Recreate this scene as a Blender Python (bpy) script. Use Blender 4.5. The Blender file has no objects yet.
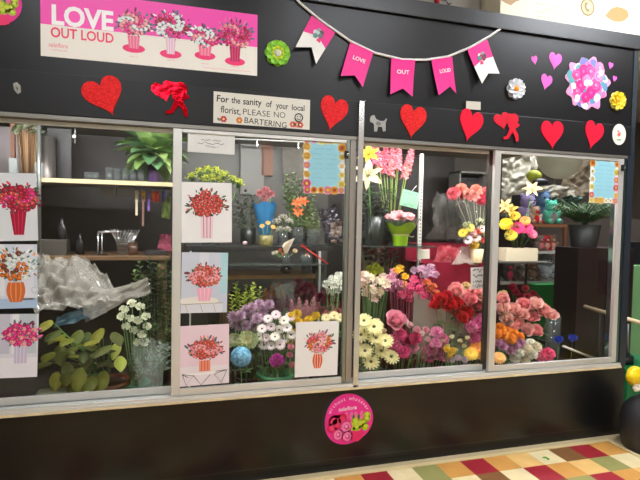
import bpy, bmesh, math, random
from mathutils import Vector, Matrix, Quaternion, noise
rnd = random.Random(7)
S = bpy.context.scene
COL = S.collection
PI = math.pi
# ------------------------------------------------------------------ camera
CAM = Vector((0, -2.8139, 1.5)); FPX = 503.69
CR = Vector((0.95871811, -0.28367661, 0.01967642)).normalized()
CF = Vector((0.28424979, 0.95796606, -0.03876977)).normalized()
CU = CR.cross(CF).normalized()
cd = bpy.data.cameras.new('camera'); cam = bpy.data.objects.new('camera', cd); COL.objects.link(cam)
cd.sensor_width = 36; cd.lens = FPX * 36 / 640; cd.clip_start = 0.02
cam.matrix_world = Matrix(((CR.x, CU.x, -CF.x, CAM.x), (CR.y, CU.y, -CF.y, CAM.y), (CR.z, CU.z, -CF.z, CAM.z), (0, 0, 0, 1)))
S.camera = cam
def P(px, py, y=0.0):
    """point of the place seen at pixel (px,py) lying at depth y behind the shop front"""
    v = CR * ((px - 320) / FPX) + CU * ((240 - py) / FPX) + CF
    return CAM + v * ((y - CAM.y) / v.y)
def PXM(p):
    return (Vector(p) - CAM).dot(CF) / FPX      # metres per pixel at p
# ------------------------------------------------------------------ materials
MC = {}
def lin(c):
    return tuple(((x / 255) / 12.92 if x / 255 <= .04045 else ((x / 255 + .055) / 1.055) ** 2.4) for x in c) + (1,)
def mat(rgb, rough=.6, metal=0, spec=.4, name=None, trans=0, emit=0, noise_s=0, noise_a=0, bump=0, coat=0, sheen=0):
    key = (tuple(rgb), rough, metal, spec, trans, emit, noise_s, noise_a, bump, coat)
    if key in MC: return MC[key]
    m = bpy.data.materials.new(name or 'paint_%d_%d_%d' % tuple(int(v) for v in rgb)); m.use_nodes = True
    nt = m.node_tree; b = nt.nodes['Principled BSDF']; out = nt.nodes['Material Output']
    b.inputs['Base Color'].default_value = lin(rgb)
    b.inputs['Roughness'].default_value = rough; b.inputs['Metallic'].default_value = metal
    b.inputs['Specular IOR Level'].default_value = spec
    b.inputs['Coat Weight'].default_value = coat
    if emit:
        b.inputs['Emission Color'].default_value = lin(rgb); b.inputs['Emission Strength'].default_value = emit
    if noise_s:
        tc = nt.nodes.new('ShaderNodeTexCoord'); n = nt.nodes.new('ShaderNodeTexNoise'); n.inputs['Scale'].default_value = noise_s
        n.inputs['Detail'].default_value = 4
        nt.links.new(tc.outputs['Object'], n.inputs['Vector'])
        if noise_a:
            mx = nt.nodes.new('ShaderNodeMix'); mx.data_type = 'RGBA'
            c = lin(rgb); mx.inputs['A'].default_value = tuple(max(0, v * (1 - noise_a)) for v in c[:3]) + (1,)
            mx.inputs['B'].default_value = tuple(min(1, v * (1 + noise_a)) for v in c[:3]) + (1,)
            nt.links.new(n.outputs['Fac'], mx.inputs['Factor']); nt.links.new(mx.outputs['Result'], b.inputs['Base Color'])
        if bump:
            bp = nt.nodes.new('ShaderNodeBump'); bp.inputs['Strength'].default_value = bump; bp.inputs['Distance'].default_value = .01
            nt.links.new(n.outputs['Fac'], bp.inputs['Height']); nt.links.new(bp.outputs['Normal'], b.inputs['Normal'])
    if trans:
        t = nt.nodes.new('ShaderNodeBsdfTranslucent'); t.inputs['Color'].default_value = lin(rgb)
        mx = nt.nodes.new('ShaderNodeMixShader'); mx.inputs['Fac'].default_value = trans
        nt.links.new(b.outputs[0], mx.inputs[1]); nt.links.new(t.outputs[0], mx.inputs[2]); nt.links.new(mx.outputs[0], out.inputs[0])
    MC[key] = m; return m
def fm(*rgb): return mat(tuple(round(v + (255 - v) * .13) for v in rgb), .55, 0, .25, trans=.28)          # petals and leaves
def pr(*rgb): return mat(rgb, .45, 0, .35)                      # printed ink, card
def glassy(name, clear, tint=(255, 255, 255), rough=.02, haze=0, ior=1.45, hazecol=(230, 235, 235), bump=0):
    """thin clear sheet: transparent + fresnel gloss (+ a little milky haze)"""
    if name in MC: return MC[name]
    m = bpy.data.materials.new(name); m.use_nodes = True; nt = m.node_tree
    nt.nodes.remove(nt.nodes['Principled BSDF']); out = nt.nodes['Material Output']
    t = nt.nodes.new('ShaderNodeBsdfTransparent'); c = lin(tint); t.inputs['Color'].default_value = tuple(v * clear for v in c[:3]) + (1,)
    g = nt.nodes.new('ShaderNodeBsdfGlossy'); g.inputs['Roughness'].default_value = rough
    fr = nt.nodes.new('ShaderNodeLayerWeight'); fr.inputs['Blend'].default_value = .5; f0 = ((ior - 1) / (ior + 1)) ** 2
    pw = nt.nodes.new('ShaderNodeMath'); pw.operation = 'POWER'; pw.inputs[1].default_value = 5; nt.links.new(fr.outputs['Facing'], pw.inputs[0])
    ma = nt.nodes.new('ShaderNodeMath'); ma.operation = 'MULTIPLY_ADD'; ma.inputs[1].default_value = 1 - f0; ma.inputs[2].default_value = f0; nt.links.new(pw.outputs[0], ma.inputs[0])
    mx = nt.nodes.new('ShaderNodeMixShader'); nt.links.new(ma.outputs[0], mx.inputs[0])
    if haze:
        d = nt.nodes.new('ShaderNodeBsdfDiffuse'); d.inputs['Color'].default_value = lin(hazecol)
        m2 = nt.nodes.new('ShaderNodeMixShader'); m2.inputs[0].default_value = haze
        nt.links.new(t.outputs[0], m2.inputs[1]); nt.links.new(d.outputs[0], m2.inputs[2]); nt.links.new(m2.outputs[0], mx.inputs[1])
    else: nt.links.new(t.outputs[0], mx.inputs[1])
    nt.links.new(g.outputs[0], mx.inputs[2]); nt.links.new(mx.outputs[0], out.inputs[0])
    if bump:
        n = nt.nodes.new('ShaderNodeTexNoise'); n.inputs['Scale'].default_value = bump; bp = nt.nodes.new('ShaderNodeBump')
        bp.inputs['Strength'].default_value = .7; bp.inputs['Distance'].default_value = .02
        nt.links.new(n.outputs['Fac'], bp.inputs['Height']); nt.links.new(bp.outputs['Normal'], g.inputs['Normal']); nt.links.new(bp.outputs['Normal'], fr.inputs['Normal'])
    MC[name] = m; return m
M_PANE = glassy('window_glass', .97, ior=1.35)
M_VASE = glassy('vase_glass', .86, (235, 245, 242), ior=1.5, haze=.06)
M_CELLO = glassy('cellophane', .93, ior=1.7, rough=.16, haze=.34, hazecol=(226, 220, 204), bump=45)
M_SLEEVE = glassy('clear_sleeve', .93, ior=1.45, rough=.2, haze=.22, hazecol=(170, 185, 170), bump=18)
M_REFLHAZE = glassy('reflection_haze', .95, ior=1.3, rough=.35, haze=.58, hazecol=(168, 168, 150), bump=10)  # grey haze colour imitating a counter reflected in the window glass
M_BLACK = mat((19, 19, 21), .36, 0, .4, name='black_laminate', noise_s=3, noise_a=.12)
M_BAND = mat((22, 22, 24), .42, 0, .4, name='black_band')
M_TRIMTOP = mat((40, 42, 44), .35, 0, .5, name='dark_trim')
M_LOWER = mat((17, 18, 19), .3, 0, .5, name='black_gloss_panel', noise_s=2, noise_a=.1)
M_ALU = mat((228, 228, 224), .38, .55, .5, name='brushed_aluminium', noise_s=0)
M_CHROME = mat((214, 214, 212), .2, .75, .5, name='chrome')
M_DARK = mat((28, 28, 29), .5, 0, .4, name='dark_metal')
M_WOODSILL = mat((226, 206, 168), .6, 0, .3, name='bare_wood', noise_s=14, noise_a=.35)
M_WOOD = mat((104, 78, 52), .55, 0, .3, name='brown_wood', noise_s=12, noise_a=.3)
M_WHITE = pr(238, 236, 228)
M_STEM = fm(78, 120, 50); M_STEMD = fm(52, 84, 42); M_LEAF = fm(66, 112, 48); M_LEAFD = fm(38, 70, 36)
M_BUCKET = mat((22, 104, 62), .45, name='green_plastic')
def glitter(rgb):
    m = mat(rgb, .5, 0, .15, name='glitter_card', noise_s=0, coat=.01 * (rgb[0] % 7 + 1)); nt = m.node_tree; b = nt.nodes['Principled BSDF']
    tc = nt.nodes.new('ShaderNodeTexCoord'); v = nt.nodes.new('ShaderNodeTexVoronoi'); v.inputs['Scale'].default_value = 260
    nt.links.new(tc.outputs['Object'], v.inputs['Vector'])
    mx = nt.nodes.new('ShaderNodeMix'); mx.data_type = 'RGBA'; c = lin(rgb)
    mx.inputs['A'].default_value = tuple(x * .75 for x in c[:3]) + (1,); mx.inputs['B'].default_value = tuple(min(1, x * 1.2 + .03) for x in c[:3]) + (1,)
    sep = nt.nodes.new('ShaderNodeSeparateColor'); nt.links.new(v.outputs['Color'], sep.inputs[0]); nt.links.new(sep.outputs[0], mx.inputs['Factor'])
    nt.links.new(mx.outputs['Result'], b.inputs['Base Color'])
    bp = nt.nodes.new('ShaderNodeBump'); bp.inputs['Strength'].default_value = .6; bp.inputs['Distance'].default_value = .002
    nt.links.new(sep.outputs[1], bp.inputs['Height']); nt.links.new(bp.outputs['Normal'], b.inputs['Normal'])
    return m
# ------------------------------------------------------------------ mesh builder
class MB:
    def __init__(s): s.bm = bmesh.new(); s.ms = []
    def mi(s, m):
        if m not in s.ms: s.ms.append(m)
        return s.ms.index(m)
    def face(s, pts, m, smooth=False):
        try:
            f = s.bm.faces.new([s.bm.verts.new(p) for p in pts]); f.material_index = s.mi(m); f.smooth = smooth; return f
        except ValueError: return None
    def box(s, a, b, m, bev=0):
        (x0, y0, z0), (x1, y1, z1) = a, b
        r = bmesh.ops.create_cube(s.bm, size=1, matrix=Matrix.Translation(((x0 + x1) / 2, (y0 + y1) / 2, (z0 + z1) / 2)) @ Matrix.Diagonal((abs(x1 - x0), abs(y1 - y0), abs(z1 - z0), 1)))
        vs = r['verts']; i = s.mi(m); fs = {f for v in vs for f in v.link_faces}
        for f in fs: f.material_index = i
        if bev:
            es = list({e for v in vs for e in v.link_edges})
            r = bmesh.ops.bevel(s.bm, geom=es, offset=bev, segments=2, affect='EDGES', profile=.6)
            for f in r['faces']: f.material_index = i
        return s
    def grid(s, rows, m, closed=False, smooth=True, cap=False):
        i = s.mi(m); V = [[s.bm.verts.new(p) for p in r] for r in rows]; n = len(rows[0])
        for a in range(len(V) - 1):
            for b in range(n if closed else n - 1):
                c = (b + 1) % n
                try:
                    f = s.bm.faces.new((V[a][b], V[a][c], V[a + 1][c], V[a + 1][b])); f.material_index = i; f.smooth = smooth
                except ValueError: pass
        if cap:
            for r in (V[0][::-1], V[-1]):
                try: f = s.bm.faces.new(r); f.material_index = i
                except ValueError: pass
        return s
    def lathe(s, prof, m, c=(0, 0, 0), seg=20, cap=True, sx=1, sy=1, wob=0, lobes=0):
        rows = []
        for (r, z) in prof:
            rows.append([(c[0] + r * sx * (1 + wob * math.cos(lobes * 2 * PI * k / seg)) * math.cos(2 * PI * k / seg), c[1] + r * sy * (1 + wob * math.cos(lobes * 2 * PI * k / seg)) * math.sin(2 * PI * k / seg), c[2] + z) for k in range(seg)])
        return s.grid(rows, m, closed=True, cap=cap)
    def tube(s, pts, r, m, seg=6, r2=None, cap=True):
        pts = [Vector(p) for p in pts]; rows = []; n = len(pts); r2 = r if r2 is None else r2
        up = Vector((.13, .31, .94)).normalized()
        for k, p in enumerate(pts):
            d = (pts[min(k + 1, n - 1)] - pts[max(k - 1, 0)]).normalized()
            a = d.cross(up)
            if a.length < .05: a = d.cross(Vector((1, 0, 0)))
            a.normalize(); b = d.cross(a); rr = r + (r2 - r) * k / max(1, n - 1)
            rows.append([p + (a * math.cos(2 * PI * q / seg) + b * math.sin(2 * PI * q / seg)) * rr for q in range(seg)])
        return s.grid(rows, m, closed=True, cap=cap)
    def ball(s, c, r, m, sc=(1, 1, 1), seg=12, ring=8, rot=None):
        M = Matrix.Translation(c) @ (rot.to_4x4() if rot else Matrix.Identity(4)) @ Matrix.Diagonal((r * sc[0], r * sc[1], r * sc[2], 1))
        res = bmesh.ops.create_uvsphere(s.bm, u_segments=seg, v_segments=ring, radius=1, matrix=M); i = s.mi(m)
        for f in {f for v in res['verts'] for f in v.link_faces}: f.material_index = i; f.smooth = True
        return s
    def plate(s, pts, m, y=0.0, t=.002, edge=None):
        """flat outline in the x-z plane, front at y-t, back at y"""
        i = s.mi(m); ie = s.mi(edge) if edge else i; n = len(pts)
        F = [s.bm.verts.new((p[0], y - t, p[1])) for p in pts]; B = [s.bm.verts.new((p[0], y, p[1])) for p in pts]
        try:
            f = s.bm.faces.new(F); f.material_index = i; f.normal_update()
            if f.normal.y > 0: f.normal_flip()
            g = s.bm.faces.new(B[::-1]); g.material_index = ie
            for k in range(n):
                q = s.bm.faces.new((F[k], F[(k + 1) % n], B[(k + 1) % n], B[k])); q.material_index = ie
        except ValueError: pass
        return s
    def ink(s, pts, m, y):
        return s.face([(p[0], y, p[1]) for p in pts], m)
    def disc(s, c, r, m, y, n=12, sx=1, rot=0, wob=0):
        pts = []
        for k in range(n):
            a = 2 * PI * k / n; rr = r * (1 + wob * (rnd.random() - .5))
            u, v = rr * sx * math.cos(a), rr * math.sin(a)
            pts.append((c[0] + u * math.cos(rot) - v * math.sin(rot), c[1] + u * math.sin(rot) + v * math.cos(rot)))
        return s.ink(pts, m, y)
    def mesh_in(s, me, M, m):
        i = s.mi(m); n0 = len(s.bm.faces); s.bm.from_mesh(me); s.bm.faces.ensure_lookup_table(); s.bm.verts.ensure_lookup_table()
        vs = set()
        for f in s.bm.faces[n0:]:
            f.material_index = i; vs.update(f.verts)
        for v in vs: v.co = M @ v.co
        return s
    def petal(s, M, L, W, m, elev=.8, curl=-.4, cup=.3, nu=4, nv=2, point=0, ruffle=0):
        rows = []; r = z = 0.0; st = L / nu
        for k in range(nu + 1):
            u = k / nu; a = elev + curl * u
            if k: r += st * math.cos(a); z += st * math.sin(a)
            w = W * (math.sin(PI * (.1 + .9 * u)) ** .8 if point and u < 1 else (.06 if point else math.sin(PI * (.14 + .7 * u)) ** .7))
            row = []
            for j in range(-nv, nv + 1):
                v = j / nv; c = cup * w * v * v + (ruffle * L * math.sin(j * 2.6 + k) * u)
                row.append(M @ Vector((v * w, r - math.sin(a) * c, z + math.cos(a) * c)))
            rows.append(row)
        return s.grid(rows, m)
    def data(s, name):
        me = bpy.data.meshes.new(name); s.bm.normal_update(); s.bm.to_mesh(me); s.bm.free()
        for m in s.ms: me.materials.append(m)
        return me
    def obj(s, name, parent=None, loc=(0, 0, 0), recalc=False):
        if recalc: bmesh.ops.recalc_face_normals(s.bm, faces=s.bm.faces)
        o = bpy.data.objects.new(name, s.data(name)); COL.objects.link(o); o.location = loc
        if parent: o.parent = parent
        return o
def RZ(a): return Matrix.Rotation(a, 4, 'Z')
def T(*p): return Matrix.Translation(p)
def tag(o, label, cat, group=None, kind=None):
    o['label'] = label; o['category'] = cat
    if group: o['group'] = group
    if kind: o['kind'] = kind
    return o
def empty(name, loc, label, cat, group=None):
    o = bpy.data.objects.new(name, None); o.empty_display_size = .05; COL.objects.link(o); o.location = loc
    return tag(o, label, cat, group)
def struct(o): o['kind'] = 'structure'; return o
def inst(name, me, parent=None, loc=(0, 0, 0), sc=(1, 1, 1)):
    o = bpy.data.objects.new(name, me); COL.objects.link(o); o.location = loc; o.scale = sc
    if parent: o.parent = parent
    return o
def text_into(mb, s, c, size, m, y, bold=0, align='CENTER', rot=0, shear=0, width=None):
    cu = bpy.data.curves.new('txt', 'FONT'); cu.body = s; cu.size = size; cu.offset = bold * size; cu.shear = shear; cu.resolution_u = 3
    ob = bpy.data.objects.new('txt', cu); COL.objects.link(ob)
    me = bpy.data.meshes.new_from_object(ob.evaluated_get(bpy.context.evaluated_depsgraph_get()))
    bpy.data.objects.remove(ob); bpy.data.curves.remove(cu)
    xs = [v.co.x for v in me.vertices] or [0]; x0, x1 = min(xs), max(xs); k = 1
    if width and x1 > x0: k = width / (x1 - x0)
    ox = -x0 if align == 'LEFT' else -(x0 + x1) / 2
    M = T(c[0], y, c[1]) @ Matrix.Rotation(-rot, 4, 'Y') @ Matrix.Rotation(PI / 2, 4, 'X') @ Matrix.Diagonal((k, 1, 1, 1)) @ T(ox, 0, 0)
    mb.mesh_in(me, M, m); bpy.data.meshes.remove(me)
def scribble(mb, x0, x1, z, h, m, y, n=None, seed=1):
    """an unreadable line of small handwriting"""
    r = random.Random(seed); x = x0; n = n or 26; pts = []
    for k in range(n + 1):
        pts.append((x0 + (x1 - x0) * k / n, z + h * (r.random() - .5)))
    w = h * .16
    for a, b in zip(pts, pts[1:]):
        if r.random() < .16: continue
        mb.ink([(a[0], a[1] - w), (b[0], b[1] - w), (b[0], b[1] + w), (a[0], a[1] + w)], m, y)
def quadframe(TL, TR, BR, BL, y=0):
    a, b, c, d = (P(q[0], q[1], y) for q in (TL, TR, BR, BL))
    ce = (a + b + c + d) / 4; ex = ((b + c) - (a + d)) / 2; ez = ((a + b) - (c + d)) / 2
    return ce, ex.length, ez.length, math.atan2(ex.z, ex.x)
def place(o, ce, tilt): o.location = ce; o.rotation_euler = (0, -tilt, 0); return o
def pxpoly(pts, y):
    q = [P(a, b, y) for a, b in pts]; c = sum(q, Vector()) / len(q)
    return c, [((p - c).x, (p - c).z) for p in q]
def heart(w, h, n=28):
    pts = []
    for k in range(n):
        t = 2 * PI * k / n
        x = 16 * math.sin(t) ** 3; z = 13 * math.cos(t) - 5 * math.cos(2 * t) - 2 * math.cos(3 * t) - math.cos(4 * t)
        pts.append((x / 32 * w, (z + 2.5) / 29 * h))
    return pts
# ================================================================== THE SETTING
XL, XR = -1.9, 3.14
b = MB()
b.box((XL, 0, 2.205), (XR, .05, 2.735), M_BLACK)
o = struct(b.obj('wall_front'))
b = MB(); b.box((XL, -.012, 2.0), (3.10, .05, 2.205), M_BAND, .003); struct(b.obj('trim_1'))
b = MB(); b.box((XL, -.02, 2.738), (XR + .02, .06, 2.835), M_TRIMTOP, .004); struct(b.obj('trim_2'))
b = MB(); b.box((XL, -.004, .075), (XR, .05, .492), M_LOWER); struct(b.obj('wall_front_lower'))
b = MB(); b.box((XL, .004, .0), (XR, .05, .068), M_LOWER); b.box((XL, -.003, .068), (XR, .05, .0745), M_TRIMTOP); struct(b.obj('baseboard_front'))
b = MB(); b.box((3.085, -.006, .492), (XR, .05, 2.2), mat((40, 48, 56), .25, 0, .5, name='blue_black_post')); b.box((3.101, -.006, 2.2), (XR, -.0005, 2.738), mat((52, 58, 64), .25, 0, .5)); struct(b.obj('trim_3'))
b = MB(); b.box((XL, -.03, .494), (3.083, .13, .506), M_WOODSILL, .002); struct(b.obj('trim_4'))
# aluminium double track on the sill, and along the head
b = MB(); b.box((XL, -.026, .507), (3.08, .115, .519), M_ALU)
for y in (-.02, .028, .072): b.box((XL, y, .519), (3.08, y + .005, .53), M_ALU)
b.box((XL, -.008, 1.978), (3.08, .1, 1.998), mat((150, 148, 142), .4, .7)); struct(b.obj('trim_5'))
# roof, side and inner faces of the cooler
M_INNER = mat((84, 84, 80), .45, .35, .4, name='grey_sheet_metal', noise_s=4, noise_a=.15)
M_INNERD = mat((36, 33, 31), .5, .25, .4, name='dark_sheet_metal', noise_s=4, noise_a=.2)
b = MB(); b.box((XL, .062, 2.74), (XR, 1.5, 2.82), M_DARK); struct(b.obj('ceiling_cooler_roof'))
b = MB(); b.box((XL, .112, 2.13), (3.08, 1.5, 2.16), mat((128, 126, 120), .5, .2)); struct(b.obj('ceiling_cooler'))
b = MB(); b.box((XL, .06, .0), (3.08, 1.5, .3), mat((48, 46, 44), .6)); struct(b.obj('floor_cooler_deck'))
b = MB(); b.box((XL, 1.5, 0), (.05, 1.54, 2.74), M_INNERD); b.box((.05, 1.5, 0), (1.35, 1.54, 2.74), M_INNER); b.box((1.35, 1.5, 0), (2.62, 1.54, 2.74), M_INNERD); struct(b.obj('wall_cooler_back'))
b = MB(); b.box((XL - .04, 0, 0), (XL, 1.54, 2.74), M_INNERD); struct(b.obj('wall_cooler_left'))
# glazed right end of the cooler
b = MB(); b.box((3.085, .07, 0), (3.125, 1.5, .5), M_LOWER); b.box((3.085, .07, 2.16), (3.125, 1.5, 2.74), M_BLACK); b.box((3.085, 1.46, .5), (3.125, 1.5, 2.16), M_DARK)
e = struct(b.obj('window_5')); b = MB(); b.box((3.1, .06, .5), (3.106, 1.46, 2.16), M_PANE); b.obj('glass_pane', e)
# centre post: chrome strip over the joint and a mirror filler
b = MB(); b.box((1.051, -.026, .50), (1.085, -.014, 2.205), M_CHROME, .003); b.box((1.012, .0, .535), (1.05, .1, 1.978), mat((176, 170, 164), .25, .6, .5)); struct(b.obj('trim_6'))
# sliding doors
def door(n, x0, x1, yg, lw, rw, rail=.035, mleft=None, mright=None):
    b = MB(); z0, z1 = .531, 1.976
    b.box((x0, yg, z0), (x0 + lw, yg + .026, z1), mleft or M_ALU, .003); b.box((x1 - rw, yg, z0), (x1, yg + .026, z1), mright or M_ALU, .003)
    b.box((x0 + lw, yg + .001, z0), (x1 - rw, yg + .025, z0 + rail), M_ALU, .002); b.box((x0 + lw, yg + .001, z1 - .02), (x1 - rw, yg + .025, z1), M_ALU, .002)
    e = struct(b.obj('window_%d' % n))
    b = MB(); b.box((x0 + lw, yg + .01, z0 + rail), (x1 - rw, yg + .015, z1 - .02), M_PANE); b.obj('glass_pane', e)
    return e
M_STILED = mat((96, 98, 92), .3, .8, .5)
YR, YF = .046, -.004
door(1, XL + .02, .04, YR, .03, .03); d2 = door(2, .008, 1.008, YF, .046, .022, mright=mat((150, 156, 146), .3, .8))
door(3, 1.09, 2.02, YR, .006, .03, mright=M_STILED); d4 = door(4, 2.0, 3.055, YF, .046, .042)
def lockbox(parent, px, py):
    c = P(px, py, -.004); b = MB(); b.box((-.011, -.02, -.022), (.011, 0, .022), M_DARK, .003); b.box((-.004, -.028, -.006), (.004, -.02, .006), M_CHROME, .001); b.obj('lock', parent, c)
lockbox(d2, 346, 155); lockbox(d4, 622, 168)
b = MB(); b.box((3.057, .001, .515), (3.083, .1, 1.978), mat((120, 150, 150), .12, .9)); struct(b.obj('trim_7'))
# room: floor, ceiling, walls behind the camera and beyond
b = MB(); b.box((-5, -6, -.05), (9, 5, 0), mat((196, 178, 140), .45, 0, .4, name='cream_vinyl', noise_s=5, noise_a=.12)); struct(b.obj('floor'))
b = MB(); b.box((-5, -6, 3.55), (9, 5, 3.6), mat((206, 204, 198), .8)); struct(b.obj('ceiling'))
b = MB(); b.box((-5, -6.1, 0), (9, -6, 3.55), mat((206, 198, 184), .7)); struct(b.obj('wall_rear'))
b = MB(); b.box((-5.1, -6, 0), (-5, 5, 3.55), mat((190, 184, 176), .7)); struct(b.obj('wall_left'))
b = MB(); b.box((9, -6, 0), (9.1, 5, 3.55), mat((110, 30, 26), .7)); struct(b.obj('wall_right'))
b = MB(); b.box((-5, 5, 0), (9, 5.1, 3.55), mat((112, 106, 96), .8, noise_s=3, noise_a=.2)); struct(b.obj('wall_far'))
# ------------------------------------------------------------------ harlequin rug
CR_, OC, CM, OL, BR, YE = (150, 30, 42), (205, 148, 74), (226, 208, 162), (146, 142, 84), (124, 84, 46), (224, 182, 112)
rows = {0: [CM, OC, CR_, BR, OC, OL, CM, OC, CR_, CM, OL, OC, CR_, OC, YE, CM, BR, CR_, OC],
        1: [OL, BR, CM, YE, CR_, OC, OL, CM, BR, OC, CR_, OL, CM, BR, CM, CR_, OC, YE, OL, CM],
        2: [OC, CR_, OC, OL, CM, BR, YE, CR_, CM, OL, OC, BR, YE, OC, CM, BR, OL, CR_, OC, YE]}
rug = empty('harlequin_rug', (1.2, -1.2, 0), 'rug of red, ochre, cream and olive rectangles on the floor before the black wall', 'rug')
b = MB(); xe = 2.917; tw = .1665; ty = .172
for j in range(12):
    for k in range(26):
        x1 = xe - k * tw; y1 = -.092 - j * ty
        if j < 3:
            L = rows[j]; kk = (len(L) - 1 - k); c = L[kk] if kk >= 0 else rnd.choice([CR_, OC, CM, OL, BR, YE])
            if j and k == 0 and False: pass
        else: c = rnd.choice([CR_, OC, CM, OL, BR, YE])
        m = mat(c, .62, 0, .3, noise_s=9, noise_a=.18)
        b.box((x1 - tw, y1 - ty, .001), (x1, y1, .006), m)
b.obj('patchwork', rug, (-1.2, 1.2, 0))
b = MB(); b.petal(RZ(1.1), .04, .012, fm(90, 150, 50), .1, -.15, .3, 4, 1, 1); b.petal(RZ(2.3), .03, .01, fm(90, 150, 50), .1, -.15, .3, 4, 1, 1); tag(b.obj('leaf_scrap', None, (2.33, -.2, .0075)), 'small fallen green leaf on the cream rectangle of the rug', 'leaf')
b = MB(); mb_ = mat((222, 200, 150), .55, 0, .3)
b.box((xe - 26 * tw, -.09, .001), (xe + .004, -.06, .012), mb_, .003); b.box((xe + .004, -.092 - 12 * ty, .001), (xe + .03, -.06, .012), mb_, .003); b.obj('border', rug, (-1.2, 1.2, 0))
# ================================================================== POSTERS, SIGNS AND CUT-OUTS ON THE FRONT
def print_flower(b, x, z, r, cols, y):
    b.disc((x, z), r, pr(*cols[0]), y, 10, wob=.25)
    b.disc((x + r * .05, z + r * .08), r * .74, pr(*cols[1]), y - .00025, 9, wob=.3)
    b.disc((x - r * .06, z), r * .48, pr(*cols[0]), y - .0005, 8, wob=.3)
    b.disc((x + r * .05, z + r * .02), r * .3, pr(*cols[2 % len(cols)]), y - .00075, 7, wob=.3)
def print_bouquet(b, cx, cz, w, h, pals, n, y, seed, leaf=((58, 96, 60), (92, 128, 92)), rr=None, wisps=10):
    r = random.Random(seed); rr = (rr or w * .13) * .68; n = int(n * 2.0)
    for k in range(2 * wisps + 18):
        a = PI * (-.16 + 1.32 * r.random()); d = .78 + .38 * r.random()
        x, z = cx + math.cos(a) * w / 2 * d, cz + math.sin(a) * h / 2 * d
        b.disc((x, z), rr * (.5 + .6 * r.random()), pr(*(leaf[k % len(leaf)] if k % 4 else pals[k % len(pals)][2])), y - k * 1e-6, 6, .4, a - PI / 2 + r.random() - .5)
    for k in range(16):
        a = 2 * PI * r.random(); d = math.sqrt(r.random()) * .85
        b.disc((cx + math.cos(a) * w / 2 * d, cz + math.sin(a) * h / 2 * d), rr * 1.0, pr(*leaf[k % len(leaf)]), y - .0001 - k * 1e-6, 7, .6, r.random() * 3)
    for k in range(n):
        a = k * 2.4; d = math.sqrt((k + .4) / n) * .84
        print_flower(b, cx + math.cos(a) * w / 2 * d, cz + math.sin(a) * h / 2 * d, rr * (.6 + .45 * r.random()), pals[k % len(pals)], y - .0002 - k * .00002)
    for k in range(n):
        a = k * 2.4 + 1.2; d = math.sqrt((k + .9) / n) * .95
        b.disc((cx + math.cos(a) * w / 2 * d, cz + math.sin(a) * h / 2 * d), rr * (.35 + .25 * r.random()), pr(*leaf[k % len(leaf)]), y - .0011 - n * .00002 - k * 1e-6, 6, .42, r.random() * 3)
def vase_ink(b, cx, z0, z1, w0, w1, m, y, stripes=None, bulge=0):
    n = 8; L = []; R = []
    for k in range(n + 1):
        t = k / n; w = (w0 + (w1 - w0) * t) / 2 + bulge * math.sin(PI * t)
        L.append((cx - w, z0 + (z1 - z0) * t)); R.append((cx + w, z0 + (z1 - z0) * t))
    b.ink(L + R[::-1], m, y)
    if stripes:
        for q in (-.55, 0, .55):
            b.ink([(cx + (p[0] - cx) * (q + .06), p[1]) for p in R] + [(cx + (p[0] - cx) * (q - .06), p[1]) for p in R][::-1], stripes, y - .0002)
def rect(b, x0, x1, z0, z1, m, y): b.ink([(x0, z0), (x1, z0), (x1, z1), (x0, z1)], m, y)
def sheet(name, label, cat, q, y, bg, th=.0015, group=None):
    ce, w, h, t = quadframe(*q, y); b = MB(); b.plate([(-w / 2, -h / 2), (w / 2, -h / 2), (w / 2, h / 2), (-w / 2, h / 2)], bg, 0, th)
    def done():
        o = b.obj(name); place(o, ce, t); return tag(o, label, cat, group)
    return b, w, h, done
K = -.0018
CORAL = ((190, 58, 50), (222, 92, 80), (242, 146, 130)); PINK = ((226, 120, 130), (246, 170, 172), (250, 200, 196)); RED = ((140, 12, 40), (192, 26, 60), (226, 76, 104))
HOT = ((206, 16, 100), (236, 52, 136), (250, 120, 176)); ORANGE = ((206, 92, 20), (236, 128, 38), (250, 170, 80)); WHT = ((214, 222, 218), (240, 244, 240), (250, 252, 250)); BRN = ((96, 44, 30), (138, 70, 44), (160, 90, 60))
YPO, YPR = YF + .009, YR + .009
def wq(x1, y0, y1, yy=None): return ((-14, y0 - 1), (x1, y0), (x1, y1), (-14, y1 + 1))
b, w, h, done = sheet('flower_poster', 'poster of red bouquet in red ribbed vase at left window edge, topmost of three', 'poster', ((-15, 172), (37.5, 174), (37, 240), (-15, 242)), YPR, pr(222, 226, 230))
print_bouquet(b, .03, .04, .2, .15, [RED, HOT, CORAL, RED], 20, K, 3, ((70, 90, 70), (110, 40, 60))); vase_ink(b, .03, -.14, -.02, .045, .075, pr(168, 16, 52), K - .0009, pr(210, 60, 96)); done()
b, w, h, done = sheet('flower_poster', 'poster of orange and white bouquet in copper vase at left window edge, middle one', 'poster', ((-15, 244), (37.5, 244.5), (37, 307.5), (-15, 309.5)), YPR, pr(214, 222, 234))
rect(b, -w / 2, w / 2, -h / 2, -h / 2 + .05, pr(176, 200, 228), K + .0001); rect(b, -.06, -.03, -.1, h / 2, pr(232, 234, 240), K + .0001); rect(b, .02, .1, -.12, h / 2, pr(226, 228, 238), K + .0001)
print_bouquet(b, .02, .05, .19, .17, [ORANGE, WHT, BRN, ORANGE, WHT], 18, K, 5, ((54, 96, 66), (130, 160, 150)), .022); vase_ink(b, .02, -.13, -.03, .05, .07, pr(216, 110, 56), K - .0009, pr(240, 160, 100), .012)
b.disc((.105, -.07), .018, pr(196, 202, 216), K, 8); b.disc((.105, -.07), .013, pr(220, 226, 236), K - .0002, 8); done()
b, w, h, done = sheet('flower_poster', 'poster of hot pink roses in glass vase at left window edge, lowest of three', 'poster', ((-15, 314), (38, 314), (38, 376.5), (-15, 379)), YPR, pr(222, 222, 232))
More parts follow.
